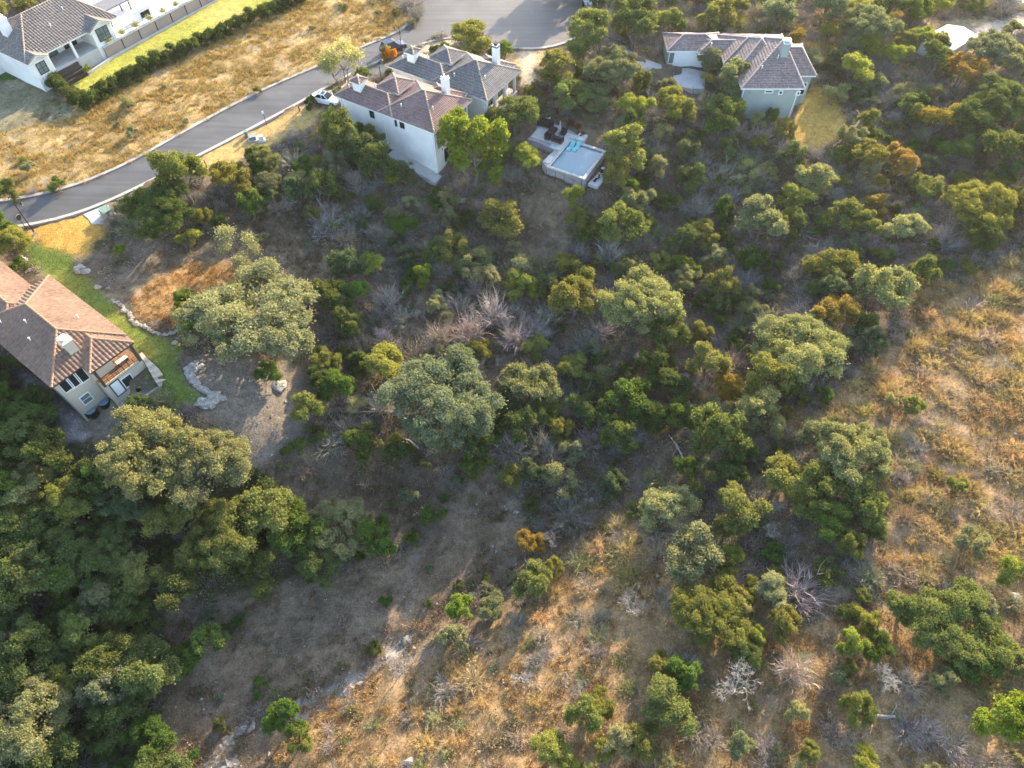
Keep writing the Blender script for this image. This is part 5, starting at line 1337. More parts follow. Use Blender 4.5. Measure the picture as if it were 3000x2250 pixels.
# ------------------------------------------------------------------ beyond: trailer by the turning circle, white-roofed building
c = G(1726, 16); t = thing('utility_trailer', 'small white-railed trailer loaded with pale bundles beside the turning circle', 'trailer', tuple(c)); f = Fr(c, 100, c[2])
mb = MB(); mb.box(f(0, 0, .5), (3.4, 1.9, .12), f.a); mb.build('bed', M['grey_metal'], t)
for v in (-.95, .95):
    for z in (.9, 1.3): mb = MB(); mb.bar(f(-1.7, v, z), f(1.7, v, z), .07, .07); mb.build('rail', M['white_paint'], t)
    for k in range(5): mb = MB(); mb.box(f(-1.7 + k * .85, v, .6), (.07, .07, .75), f.a); mb.build('stake', M['white_paint'], t)
    mb = MB(); mb.tube(f(0, v * 1.08, .35), f(0, v * 1.2, .35), .35, .35, 12); mb.build('wheel', M['dark_metal'], t)
mb = MB(); mb.tube(f(1.7, 0, .5), f(3.2, 0, .45), .06, n=6); mb.build('drawbar', M['grey_metal'], t)
for k in range(3): o = MB(); o.blob(f(-.9 + k * .9, .1 * (-1) ** k, .85), (.45, .5, .32), 40 + k); tag(o.build('load_bundle', M['white_wall']), ('first', 'second', 'third')[k] + ' pale bundle from the tail of the white-railed trailer', 'bundle', 'bundles on the trailer')
zc = h1(*P(2780, 110, 0)[:2]) + 2.0
wr = [P(*a, zc) for a in ((2698, 114), (2775, 72), (2865, 104), (2790, 150))]
c = np.mean(wr, 0); t = thing('metal_building', 'low building under a bright white metal roof beyond the trees at upper right', 'building', (c[0], c[1], -1))
mid0 = (wr[0] + wr[3]) / 2 + [0, 0, .5]; mid1 = (wr[1] + wr[2]) / 2 + [0, 0, .5]
mb = MB(); mb.add([wr[0], wr[1], mid1, mid0, wr[3], wr[2]], [(0, 1, 2, 3), (3, 2, 5, 4)]); lo = [q - [0, 0, .15] for q in (wr[0], wr[1], mid1, mid0, wr[3], wr[2])]
mb.add(lo, [(3, 2, 1, 0), (4, 5, 2, 3)]); mb.build('roof', pmat('white_metal_roof', (.86, .86, .86), .35, .03, .6), t)
for k in range(14):
    a = wr[0] + (wr[1] - wr[0]) * (k + .5) / 14; b = mid0 + (mid1 - mid0) * (k + .5) / 14; d_ = wr[3] + (wr[2] - wr[3]) * (k + .5) / 14
    q = MB(); q.bar(a, b, .06, .06); q.bar(b, d_, .06, .06); q.build('roof_seam', M['white_paint'], bpy.data.objects[t.name].children[0])
cc = c[:2]; inn = ccw([cc + (q[:2] - cc) * .93 for q in wr]); slab('wall', inn, zc - .12, 4.5, M['concrete'], t)
# ------------------------------------------------------------------ trees one can tell apart: (x, y, half width in the 2212-wide picture, kind, colour, label[, height factor])
O, B_, J_, S_, A_ = 'oak', 'big_oak', 'juniper', 'shrub', 'airy'
TREES = [
 # around the houses by the road
 (735,128,46,A_,'pale','pale feathery tree on the verge in front of the purple-roofed house'),
 (1018,90,50,O,'olive','yellow-green leafy tree behind the grey-roofed house by the turning circle',.8),
 (1262,72,58,O,'oak','dark spreading tree at the lower right edge of the turning circle'),
 (1375,58,58,O,'oakdark','tall dark tree left of the sage house, right of the turning circle tree'),
 (1441,48,32,O,'oak','slim tree just left of the sage house garage, behind the tall dark one'),
 (1200,155,48,O,'olive','yellowish tree beside the dirt track right of the grey-roofed house'),
 (1235,205,46,O,'oak','green tree between the dirt track and the pool terrace'),
 (1320,160,62,B_,'sage','large grey-green oak left of the concrete driveway'),
 (1290,215,34,O,'oakgrey','smaller grey-green tree below the large grey-green oak'),
 (1385,185,24,J_,'juniper','dark upright shrub tree squeezed beside the narrow driveway'),
 (1447,222,38,O,'yellow','bright yellow-green tree below the wide concrete driveway'),
 (1372,238,36,O,'yellow','yellow-green tree left of the bright one, above the pool'),
 (1350,322,52,O,'olive','olive tree right of the pool equipment slab'),
 (1532,134,32,O,'oakgrey','round topped tree growing in the driveway of the sage house'),
 (1600,172,54,O,'oakgrey','broad grey-green tree against the left end of the sage house wall'),
 (1562,255,48,O,'oakdark','dark rounded tree on the slope left below the sage house wall'),
 (1118,246,54,O,'oak','broad green tree left of the pool terrace, behind the brightest tree'),
 (1016,325,70,O,'bright','brightest green tree at the corner of the purple-roofed house',1.35),
 (1062,352,46,O,'bright','lower bright green tree at the right side of the brightest one'),
 (1140,345,36,O,'yellow','yellow-green tree between the brightest tree and the pool'),
 (735,298,42,J_,'juniper','dark tree against the long white wall, nearest the white car',1.1),
 (768,325,40,J_,'blue','blue-green tree against the middle of the long white wall'),
 (808,350,42,J_,'juniper','olive juniper near the lower end of the long white wall'),
 (852,385,24,S_,'bright','bright green bush beside the walkway of the purple-roofed house'),
 (718,252,20,J_,'yellow','yellow-tipped shrub tree just below the white car'),
 (1088,478,52,O,'olive','rounded olive-gold tree alone on the shaded slope below the pool'),
 # road side and left bank
 (352,462,76,B_,'oakdark','big round dark oak beside the road bend'),
 (392,388,52,J_,'olive','olive-topped tree at the road edge behind the big round oak'),
 (412,512,26,S_,'yellow','yellow-green bush at the lower right foot of the big round oak'),
 (436,472,22,J_,'olive','slim olive shrub tree right of the big round oak'),
 (512,535,42,A_,'pale','pale yellow feathery tree standing alone in the dry clearing'),
 (566,512,14,S_,'pale','small pale feathery sapling right of the pale yellow tree'),
 (500,388,42,O,'olive','olive tree below the road verge, right of the road edge tree'),
 (540,440,30,J_,'green','green juniper in the thicket below the road verge'),
 (582,395,34,O,'oakgrey','grey-green tree in the thicket below the bare verge lawn'),
 (640,418,32,J_,'blue','blue-green juniper in the middle of the thicket below the white wall'),
 (700,402,34,J_,'juniper','dark juniper in the thicket right of the blue-green one'),
 (655,360,26,S_,'green','green bush at the top of the thicket near the verge lawn'),
 (20,532,46,O,'yellow','yellow-green tree at the left edge beside the road'),
 (44,574,22,S_,'green','clipped green bush in the stone-ringed bed'),
 (258,545,17,S_,'bright','bright green bush at the left foot of the big round oak'),
 (565,690,140,B_,'oakpale','very broad pale-topped oak right of the lawn and stone edging',.72),
 (468,655,30,S_,'oakdark','dark bush at the left end of the very broad oak'),
 (578,805,32,S_,'green','low green bush under the very broad oak'),
 (663,878,36,J_,'olive','olive bushy tree at the right edge of the bare clearing'),
 (20,870,44,O,'green','bright green tree at the left edge below the tan house path'),
 (60,935,60,O,'oakdark','dark green tree at the left edge in deep shade'),
 (115,985,46,J_,'juniper','dark juniper below the paved path of the tan house'),
 (830,782,52,O,'yellow','yellow-topped tree left of the large grey-green oak in the middle'),
 (945,852,122,B_,'oakgrey','large grey-green oak in the middle of the photo',.8),
 (1150,832,58,O,'oakpale','pale oak right of the large grey-green oak'),
 (1240,795,38,O,'olive','gold-topped oak above right of the pale oak'),
 (1208,925,28,J_,'olive','slender sunlit tree below the pale oak'),
 (1376,660,88,B_,'oakpale','large pale-topped oak right of the bare pinkish trees',.95),
 (1242,645,58,O,'olive','olive oak left of the large pale-topped oak'),
 (1122,618,36,O,'yellow','brightest yellow tree above the bare pinkish trees'),
 (1162,622,24,S_,'yellow','yellow bush touching the right side of the brightest yellow tree'),
 (1442,722,44,J_,'juniper','rounded juniper at the lower right of the large pale-topped oak'),
 (1510,722,26,J_,'olive','small ball-shaped juniper alone in the grey brush'),
 (1410,785,38,J_,'juniper','dark juniper in the ravine thicket, upper left of its cluster'),
 (1350,862,50,J_,'green','green juniper in the ravine thicket, lowest of its cluster'),
 (1450,832,46,O,'oakdark','dark oak in the middle of the ravine thicket'),
 (1530,792,42,J_,'olive','olive juniper at the right end of the ravine thicket'),
 (1300,905,34,J_,'juniper','dark juniper at the shaded left foot of the ravine thicket'),
 (1290,835,36,O,'oakdark','dark oak between the gold-topped oak and the ravine'),
 (1740,752,98,B_,'oakpale','broad oak with frosted top at the edge of the straw coloured hillside',.8),
 (1672,770,40,J_,'olive','olive juniper at the left side of the frosted oak'),
 (1903,622,64,O,'oakpale','tall oak with two frosted lobes above the straw hillside'),
 (1805,572,50,O,'olive','olive oak left of the two-lobed frosted oak'),
 (1800,678,48,O,'orange','rusty orange oak between the frosted oaks'),
 (1988,590,34,J_,'juniper','dark egg-shaped juniper right of the two-lobed oak'),
 (1640,892,58,O,'oakpale','oak with white-lit clumps above the lower ravine'),
 (1540,935,62,J_,'juniper','tall olive-green juniper left of the white-lit oak',1.1),
 (1592,965,36,J_,'green','green juniper at the foot of the white-lit oak'),
 (1650,828,50,J_,'olive','olive juniper behind the white-lit oak'),
 (1572,838,38,O,'orange','rust-tinged oak left behind the white-lit oak'),
 (1700,842,30,J_,'juniper','small juniper right behind the white-lit oak'),
 (1822,985,86,B_,'oakpale','largest frosted oak at the right, at the border of the dry grass'),
 (1690,1030,58,O,'olive','olive oak at the left side of the largest frosted oak'),
 (1765,1065,62,O,'oak','green oak in front of the largest frosted oak'),
 (1860,1085,56,O,'oak','dark green oak at the lower right of the largest frosted oak'),
 (1790,1128,46,O,'green','bright green tree at the foot of the largest frosted oak'),
 (1842,1175,30,J_,'olive','lowest bushy tree below the largest frosted oak'),
 (1895,1010,34,O,'orange','rusty orange tree right of the largest frosted oak'),
 (1436,1098,64,O,'oakpale','sunlit oak at the top of the orange grass slope'),
 (1590,1112,62,J_,'olive','olive bushy juniper between the sunlit oak and the frosted oaks',.8),
 (1498,1205,72,O,'sage','dusty sage tree below the sunlit oak'),
 (1572,1215,34,O,'yellow','yellow-green tree at the right of the dusty sage tree'),
 (1530,1325,84,B_,'olive','wide soft olive tree in the lower right brush',.85),
 (1612,1408,38,O,'oak','green tree right below the wide soft olive tree'),
 (1665,1280,40,O,'pale','pale olive tree right of the wide soft olive tree'),
 (1625,1275,30,O,'olive','small olive tree between the pale one and the soft olive one'),
 (1695,1345,36,J_,'olive','olive bush tree below the pale olive tree'),
 (2062,1360,100,B_,'oak','wide green oak at the lower right',.75),
 (1955,1320,44,O,'oak','green tree left of the wide green oak'),
 (1895,1400,38,O,'green','green bushy tree at the lower left of the wide green oak'),
 (2105,1440,44,O,'green','dark green tree under the right half of the wide green oak'),
 (2180,1545,62,O,'bright','bright green tree cut by the right edge at the bottom',1.3),
 (1440,1530,60,O,'oak','green tree in the cluster at the bottom, right of the golden grass'),
 (1385,1600,46,O,'olive','olive tree at the bottom, left of the green cluster'),
 (1480,1460,40,J_,'green','green juniper at the top of the bottom cluster'),
 (1195,1620,48,O,'yellow','yellow-green bushy tree at the bottom edge'),
 (1300,1628,26,S_,'yellow','lone bright yellow bush near the bottom edge'),
 (1262,1545,40,J_,'olive','olive shrub tree in golden grass near the bottom'),
 (1868,1640,36,O,'yellow','bright yellow tree at the bottom edge on the right'),
 (1148,1262,44,J_,'olive','larger olive-yellow juniper at the edge of the orange grass',.9),
 (1198,1225,22,J_,'olive','smaller olive-yellow juniper touching the larger one'),
 (1148,1172,30,O,'orange','rusty tree in the shaded slope above the two olive-yellow junipers'),
 (990,1315,32,J_,'bright','bright green slender tree in the shaded ravine',1.1),
 (1065,1315,34,O,'sage','grey-green small tree right of the bright slender one'),
 (1028,1012,32,O,'green','bright green bush tree below the large middle oak'),
 (1095,1030,19,S_,'green','small round green bush right of the bright bush tree'),
 (930,1112,28,S_,'green','green bush on the open shaded slope'),
 (885,1072,24,S_,'sage','sage bush left above the green bush on the open slope'),
 (1255,882,38,O,'oakdark','dark oak right of the pale oak, at the left of the ravine thicket'),
 (1332,935,42,J_,'juniper','lowest dark juniper in the ravine thicket'),
 (1402,905,44,O,'oakdark','dark oak in the lower half of the ravine thicket'),
 (1462,900,38,J_,'green','green juniper at the lower right of the ravine thicket'),
 (1122,925,36,J_,'juniper','dark juniper below the pale oak'),
 (1182,885,34,O,'oak','green oak tucked under the right side of the pale oak'),
 (1062,915,38,O,'oakdark','dark oak under the right half of the large middle oak'),
 # big wood at the lower left
 (335,965,104,B_,'oakpale','largest sunlit oak below the tan house',.9),
 (450,1000,96,B_,'oakpale','second sunlit oak, right of the largest one below the tan house',.9),
 (578,1098,70,O,'olive','olive-gold tree at the right of the lower left wood'),
 (718,1140,72,B_,'oakpale','frosted oak at the right tip of the lower left wood'),
 (818,1160,46,J_,'green','smooth green juniper right of the frosted oak tip'),
 (705,1225,52,O,'oakdark','dark oak under the frosted oak at the tip of the wood'),
 (478,1175,88,B_,'oak','sunlit olive oak in the centre of the lower left wood'),
 (290,1070,66,B_,'blue','blue-green oak in the shaded middle of the wood'),
 (370,1120,62,O,'olive','olive tree in the middle of the wood'),
 (222,1180,82,B_,'oakdark','dark blue-green oak at the left of the wood'),
 (290,1240,58,O,'oak','green tree in the lower middle of the wood'),
 (105,1135,56,O,'oakdark','dark olive tree at the left margin of the wood'),
 (160,1075,44,J_,'olive','olive juniper at the upper left of the wood'),
 (52,1050,54,O,'oakpale','pale oak at the left edge in the lower half'),
 (130,1270,36,O,'green','green tree at the lower left of the wood'),
 (400,1250,66,O,'oakdark','dark tree at the lower edge of the wood'),
 (560,1230,56,O,'oakdark','dark tree between the olive-gold tree and the ravine slope'),
 (610,1170,40,J_,'green','green juniper under the olive-gold tree'),
 (172,1360,54,O,'oak','rounded green tree below the wood at lower left'),
 (190,1425,48,O,'oakdark','darker tree below the rounded green one at lower left'),
 (108,1490,54,O,'olive','olive tree above the pale oak in the bottom left corner'),
 (45,1570,100,B_,'oakpale','pale sunlit oak in the bottom left corner'),
 (30,1330,48,O,'oakdark','dark tree at the left edge above the corner oak'),
 (452,1385,40,J_,'green','upper green juniper on the dark slope'),
 (412,1420,34,J_,'green','lower green juniper on the dark slope beside the upper one'),
 (520,1338,14,S_,'green','tiny green bush on the dark slope under the wood'),
 (317,1577,44,O,'green','green tree in deep shade near the bottom left'),
 (240,1560,56,O,'oakdark','dark tree in deep shade right of the corner oak'),
 (352,1628,40,J_,'green','green juniper at the bottom edge left of the rock shelf'),
 (620,1555,42,J_,'green','soft green tree right of the rock shelf near the bottom'),
 (645,1600,30,J_,'olive','olive bush below the soft green tree near the bottom'),
 # upper right
 (1871,55,62,B_,'oakgrey','large grey-green oak behind the sage house to the right'),
 (1872,98,34,O,'yellow','golden-green tree in front of the large grey-green oak at upper right'),
 (1850,145,44,O,'yellow','golden-green tree lower of the two beside the sage house'),
 (1812,205,28,S_,'pale','pale spiky shrub at the top of the sage house lawn'),
 (1838,295,32,O,'oakpale','pale round tree at the lower right corner of the sage house lawn'),
 (1878,335,44,O,'olive','olive tree below the right side of the sage house lawn'),
 (1945,355,40,O,'orange','orange-olive tree right of the olive one below the lawn'),
 (1716,440,42,O,'yellow','yellow-green tree on the slope below the sage house lawn'),
 (1758,395,44,O,'oakpale','pale frosted tree above the yellow-green one below the lawn'),
 (2105,445,68,B_,'yellow','big golden-olive tree at the right'),
 (2028,255,42,O,'orange','orange-topped tree in the straw brush at right'),
 (2085,150,42,O,'orange','orange-yellow tree at upper right before the dark wood'),
 (2165,220,62,B_,'oakdark','dark tree with golden top at the right edge'),
 (2100,265,52,O,'oakdark','dark green tree left of the golden-topped one at the right edge'),
 (2180,330,54,O,'oakdark','lowest dark tree of the group at the right edge'),
 (2140,112,60,B_,'oakgrey','grey-green oak below the white metal roof'),
 (2022,128,38,O,'oakdark','dark oak below left of the white metal roof'),
 (1955,92,26,O,'olive','olive tree left of the white metal roof'),
 (1985,18,38,O,'green','bright green tree at the top edge on the right'),
 (1915,15,40,O,'oakdark','dark tree at the top edge left of the bright green one'),
 (1690,30,46,O,'oakgrey','grey-green tree at the top edge above the sage house'),
 (1790,18,44,O,'oakgrey','second grey-green tree at the top edge, further right'),
 (1560,30,34,O,'olive','olive tree at the top edge behind the garage'),
 (1720,85,26,O,'orange','small orange-olive tree behind the sage house chimney'),
 (2065,325,38,O,'green','green tree in the dark brush at right'),
 (1995,405,36,O,'olive','olive tree in the shaded grey brush at right'),
 (1955,490,40,O,'pale','pale dusty tree in the shaded grey brush at right'),
 (1828,468,34,J_,'olive','olive juniper in the shaded brush below the pale trees'),
 (1782,482,24,S_,'yellow','yellow bush left of the olive juniper in the shaded brush'),
 (1640,482,56,O,'oakpale','frosted oak in the upper shaded brush'),
 (1706,490,34,J_,'juniper','dark juniper right of the frosted oak in the upper brush'),
 (1890,445,28,O,'orange','rust-tinged small tree in the shaded brush at right'),
 (1985,448,18,S_,'green','small green bush in the shaded brush at right'),
 (2120,520,40,O,'oakdark','dark olive tree below the big golden-olive tree'),
 (1500,388,34,J_,'juniper','juniper on the slope right of the pool slope'),
 (1362,400,24,S_,'bright','bright green bush below the pool equipment slab'),
 (1240,428,24,J_,'yellow','yellowish upright shrub tree below the pool'),
 (1262,458,20,S_,'sage','sage bush at the foot of the yellowish shrub tree'),
 (1347,485,56,O,'olive','olive-gold oak on the slope below the pool'),
 (1420,560,24,S_,'yellow','pale yellow bush in the grey brush right of centre'),
 (1475,520,30,J_,'juniper','dark small juniper in the grey brush right of centre'),
 (1560,620,34,J_,'olive','olive leaning juniper in the grey brush right of centre'),
 (802,572,32,O,'yellow','yellow-topped small tree in the left part of the central brush'),
 (912,598,24,J_,'bright','bright green small tree in the central brush'),
 (868,490,32,O,'green','green tree in the shaded brush below the walkway'),
 (722,490,18,S_,'bright','bright small bush in the shaded brush left of centre'),
 (742,575,38,J_,'blue','blue-green juniper in the central brush left of the yellow-topped tree'),
 (700,640,40,J_,'juniper','dark juniper right behind the very broad oak'),
 (770,640,32,J_,'green','green juniper in the central brush'),
 (755,700,34,J_,'juniper','juniper on the slope right of the very broad oak'),
 (985,540,34,J_,'olive','olive juniper under the rounded olive-gold tree'),
 (700,830,38,O,'oakdark','dark tree left below the yellow-topped tree in the middle'),
 (780,960,40,J_,'juniper','dark juniper in the shade left below the large middle oak'),
 (860,975,40,O,'oakdark','dark oak in the shade below the large middle oak'),
 (1000,960,40,J_,'juniper','shaded juniper below the right half of the large middle oak'),
 (640,965,26,S_,'green','green bush at the edge of the bare clearing'),
 (1010,575,30,J_,'sage','sage juniper in the central brush right of the bright green small tree'),
]
DEAD = [(1068,672,44,'bare','pink','bare pinkish tree tallest of the leafless group in the middle'),(1014,715,40,'bare','pink','bare pinkish tree at the left of the leafless group'),(954,727,36,'bare','pink','bare pinkish tree at the far left end of the leafless group'),(1108,725,40,'bare','pink','bare pinkish tree at the right of the leafless group'),
 (1168,738,30,'dead','white','dead tree with white curved branches right of the leafless group'),(835,645,34,'bare','grey','grey leafless tree in the central brush'),(865,1455,46,'dead','white','white dead tree at the left edge of the golden grass near the bottom'),(1120,1465,46,'dead','white','bleached dead tree standing in golden grass near the bottom'),
 (1357,1320,44,'dead','white','bleached dead tree at the edge of the orange grass under the soft olive tree'),(1250,1500,34,'dead','white','thin bleached branches lying in golden grass'),(1583,1492,74,'dead','white','largest white dead tree at the bottom right'),(1905,1468,56,'dead','white','white dead tree below the wide green oak'),
 (1190,990,32,'bare','grey','grey star-shaped dead tree on the shaded slope'),(1513,842,26,'dead','white','small whitish dead tree above the tall olive-green juniper'),(1660,700,34,'bare','grey','grey dead tree left of the frosted oak'),(1385,612,20,'bare','grey','grey dead branches above the large pale-topped oak'),(1320,545,34,'bare','grey','grey leafless tree in the brush below the olive-gold oak'),(1100,830,30,'bare','pink','pinkish dead tree between the middle oak and the pale oak'),(820,870,36,'bare','pink','pinkish dead tree at the left side of the large middle oak'),(1720,1450,46,'bare','pink','pale dead branches in the lower right brush')]
NAME = {O: 'oak_tree', B_: 'oak_tree', J_: 'juniper_tree', S_: 'shrub', A_: 'small_tree', 'dead': 'dead_tree', 'bare': 'bare_tree'}
CROWNS = []
def plant_lists():
    for t in TREES + DEAD:
        hs = t[6] if len(t) > 6 else 1.0
        o = tree_px(t[0], t[1], t[2], t[3], t[4], t[5], NAME[t[3]], {'shrub': 'shrub'}.get(NAME[t[3]], 'tree'), hs)
        rw = PRO[t[3]][0]['rx'] * o.scale[0]
        CROWNS.append((o.location.x, o.location.y, rw))
    q = G(1590, 45) + np.array([math.cos(R(SUN_AZ)), math.sin(R(SUN_AZ)), 0]) * 13
    plant_at('oak_tree', 'big_oak', (q[0], q[1], h1(q[0], q[1])), 1.0, 1.1, 'oak', 'large oak beyond the turning circle whose shadow falls across the asphalt', 'tree')
    # fallen trunk and forked branch
    for x0, y0, x1, y1, r, lab in ((1850, 1562, 1935, 1548, .11, 'fallen white trunk in the lower right brush'), (862, 948, 905, 968, .13, 'pale forked fallen branch in the shade under the middle oak'), (1445, 940, 1480, 1000, .1, 'grey fallen trunk across the shaded ravine')):
        a = GD(x0, y0, .35); b = GD(x1, y1, .45); mb = MB(); m_ = (a + b) / 2 + [0, .3, .25]
        mb.tube(a, m_, r * .6, r * .9, 6); mb.tube(m_, b, r * .9, r, 6)
        g = random.Random(int(x0))
        for k in range(7):
            q = Vector(a).lerp(Vector(b), g.uniform(.1, .9)); e = q + Vector((g.uniform(-1.4, 1.4), g.uniform(-1.4, 1.4), g.uniform(.2, 1.1))); mb.tube(q, e, r * .35, .02, 4)
        tag(mb.build('fallen_tree', M['deadwood']), lab, 'fallen tree')
    # hedge round the long lawn
    hp = [GD(*a, .8)[:2] for a in ((70, 150), (118, 180), (187, 222), (233, 190), (300, 155), (400, 107), (500, 60), (617, 8), (660, -14))]
    s = np.concatenate([[0], np.cumsum(np.hypot(*np.diff(np.array(hp), axis=0).T))]); n = int(s[-1] / .78); hp = np.array(hp)
    for k in range(n):
        d = s[-1] * k / (n - 1); x = np.interp(d, s, hp[:, 0]) + rng.normal(0, .12); y = np.interp(d, s, hp[:, 1]) + rng.normal(0, .12); q = rng.uniform(1.15, 1.5)
        plant_at('hedge_shrub', 'hedge', (x, y, h1(x, y) - .05), q, q * rng.uniform(.7, .85), (.095, .125, .036), 'dark green shrub in the continuous hedge along the lawn of the white stucco house', 'hedge', 'shrubs of the long hedge')
    # garden plants
    for (x, y, r, col, lab) in ((845, 114, 26, 'oakdark', 'bush under the flowering one by the dark blue car'),):
        pass
    o = tree_px(844, 118, 19, S_, (.50, .21, .015), 'bush covered in orange flowers in front of the dark blue car', 'flowering_bush', 'flowering bush')
    o.children[1].color = (.26, .20, .035, 1)
    tree_px(669, 221, 12, 'hedge', (.085,.13,.03), 'small clipped green ball bush left of the white car', 'shrub', 'shrub')
    tree_px(728, 195, 13, S_, 'olive', 'low olive bush at the street corner of the purple-roofed house', 'shrub', 'shrub')
    for k in range(9):
        p = fA(9.6 + k * 2.7, .2, 2.6)
        plant_at('potted_yucca', 'straw_bush', tuple(p), .55, .9, (.30, .31, .07), 'spiky yellow-green plant on top of the retaining wall', 'plant', 'spiky plants along the retaining wall')
    p = fA(3.9, 1.8, .8); plant_at('shrub', 'shrub', tuple(p), .5, .6, (.2, .26, .04), 'light green bush at the dark steps of the white stucco house', 'shrub')
    for k, (u, v) in enumerate(((18.5, -7), (20.5, -8.5), (22.5, -6.5))): plant_at('shrub', 'shrub', tuple(fA(u, v, 2.5)), 1.1, 1.5, (.16, .09, .05), ('left', 'middle', 'right')[k] + ' of three brown shrubs on the white terrace', 'shrub', 'brown shrubs on the terrace')
    for k, (x, y) in enumerate(((800, 130), (1000, 290), (1120, 365), (1180, 455))): 
        c = P(*qp(x + 60, y - 10), -2.0); plant_at('shrub', 'shrub', (c[0], c[1], h1(c[0], c[1])), .5, .5, (.20, .07, .045), ('topmost', 'second', 'third', 'lowest')[k] + ' reddish low bush along the upper edge of the pool terrace', 'shrub', 'reddish bushes by the terrace')

# ------------------------------------------------------------------ scattered brush
BAN = []
def allowed(x, y, pad=0.0):
    ok = ~inpoly(x, y, W_ROAD)
    for pl in BAN: ok &= ~inpoly(x, y, pl)
    return ok
def wilds():
    BAN.extend([pl for pl, _ in FLAT]); BAN.extend([Z[n] for n in ('lawn_a', 'lawn_b', 'lawn_e', 'lawn_d', 'dead_lawn', 'front', 'track', 'verge', 'pad', 'dust', 'paver')])
    BAN.append([tuple(HB.fr(u, v)[:2]) for u, v in ((-.5, -1.5), (18, -1.5), (18, 10), (-.5, 10))]); BAN.append([tuple(HC.fr(u, v)[:2]) for u, v in ((-.5, -1), (18, -1), (18, 10), (-.5, 10))])
    BAN.append([tuple(fE(u, v)[:2]) for u, v in ((-3, -.5), (26, -.5), (26, 9), (-3, 9))]); BAN.append([tuple(fD(u, v)[:2]) for u, v in ((-19, 9), (-9, 9), (-9.5, -.3), (3, -.3), (3, 15.5), (-19, 15.5))])
    BAN.append([tuple(fA(u, v)[:2]) for u, v in ((-11, -18), (35, -18), (35, 2), (-11, 2))]); BAN.append([tuple(P(*r3p(*a), -.3)[:2]) for a in d1]); BAN.append([tuple(p) for p in pw])
    BAN.append(poly_d([(370,352),(690,170),(745,222),(722,252),(640,290),(560,345),(440,402)])); BAN.append(poly_d([(-20,500),(85,480),(230,436),(330,386),(395,352),(412,385),(345,415),(250,465),(230,520),(60,525)])); BAN.append(poly_d([(1130,255),(1180,238),(1240,265),(1335,295),(1345,330),(1315,412),(1240,412),(1150,350),(1120,290)])); BAN.append(poly_d([(1980,40),(2130,40),(2140,135),(2020,150)])); BAN.append(dk); BAN.append([tuple(G(*r4p(*a))[:2]) for a in ((1100, 900), (1420, 1280), (1000, 1420), (900, 1300))])
    BAN.append([tuple(p[:2]) for p in sp])
    K = 75000
    x = rng.uniform(-135, 135, K); y = rng.uniform(-4, 158, K)
    px, py, dp = proj(np.stack([x, y, hz(x, y)], 1))
    out = np.maximum(np.maximum(-160 - px, px - 3160), np.maximum(-120 - py, py - 2400)).clip(0)
    inn = rng.random(len(px)) < np.exp(-out / 260)
    ok = allowed(x, y) & inn
    x, y, px, py = x[ok], y[ok], px[ok], py[ok]
    zi = zone_of(x, y); zn = np.array(ZN + [])[np.minimum(zi, len(ZN) - 1)]
    C = np.array(CROWNS)
    # clear of the crowns of the listed trees
    dd = np.full(len(x), 9e9)
    for cx, cy, cr in C: dd = np.minimum(dd, np.hypot(x - cx, y - cy) - cr * .8)
    vis = (px > 0) & (px < 3000) & (py > 0) & (py < 2250)
    thick = vnoise(x, y, 11, 61) * .6 + vnoise(x, y, 4, 62) * .4
    cd = creek_dist(x, y)
    used = []; near_ = out[ok] <= 0
    AREAS = [(0, 1000, 0, 560, 'in the thicket below the road'), (1000, 1500, 0, 700, 'on the slope below the white houses'), (1500, 1950, 0, 560, 'near the pool'), (1700, 2500, 0, 260, 'on the hillside behind the sage house'),
        (1950, 2500, 0, 700, 'on the slope below the sage house'), (2500, 3000, 0, 260, 'around the white metal roof'), (2500, 3100, 260, 700, 'in the dark brush by the right edge'), (0, 640, 560, 1150, 'beside the dry clearing and lawn'), (640, 1050, 560, 950, 'right of the pale feathery tree'),
        (1050, 1500, 700, 950, 'in the central brush above the pinkish trees'), (1500, 1900, 560, 900, 'on the slope below the pool'), (1900, 2300, 560, 900, 'in the grey brush below the frosted oak'), (2300, 2800, 700, 1000, 'round the two-lobed frosted oak'), (640, 1100, 950, 1450, 'between the clearing and the middle oak'),
        (1100, 1600, 950, 1450, 'below the pinkish bare trees'), (1600, 2000, 900, 1450, 'in the ravine thicket'), (2000, 2350, 900, 1450, 'round the white-lit oak'), (0, 700, 1150, 1900, 'under the lower left wood'), (0, 900, 1900, 2300, 'by the rock shelf at the bottom left'),
        (700, 1500, 1450, 1900, 'on the dark slope by the creek'), (1500, 1900, 1450, 1800, 'beside the two olive-yellow junipers'), (2350, 3100, 900, 1250, 'on the upper part of the straw hillside'), (2350, 3100, 1250, 1600, 'on the lower part of the straw hillside'), (1900, 2350, 1450, 1900, 'between the sunlit oak and the soft olive tree'),
        (2350, 2700, 1600, 2000, 'left of the wide green oak'), (2700, 3100, 1600, 2000, 'around the wide green oak'), (900, 1900, 1800, 2300, 'on the golden slope at the bottom'), (1900, 2450, 1900, 2300, 'round the largest white dead tree'), (2450, 3100, 1900, 2300, 'in the bottom right corner')]
    CW = dict(grey='grey', darkgrey='dark grey', sage='sage grey', pink='pinkish', white='whitish', pale='pale', straw='straw-coloured', strawgreen='greenish straw', green='green', olive='olive', oakgrey='grey-green', juniper='dark green', oakdark='dark olive', blue='blue-green', oakpale='pale olive', yellow='yellow-green', oak='mid green', bright='bright green', orange='rusty')
    def area(px, py):
        for a0, a1, b0, b1, nm in AREAS:
            if a0 <= px < a1 and b0 <= py < b1: return nm
        return 'near the edge of the photo'
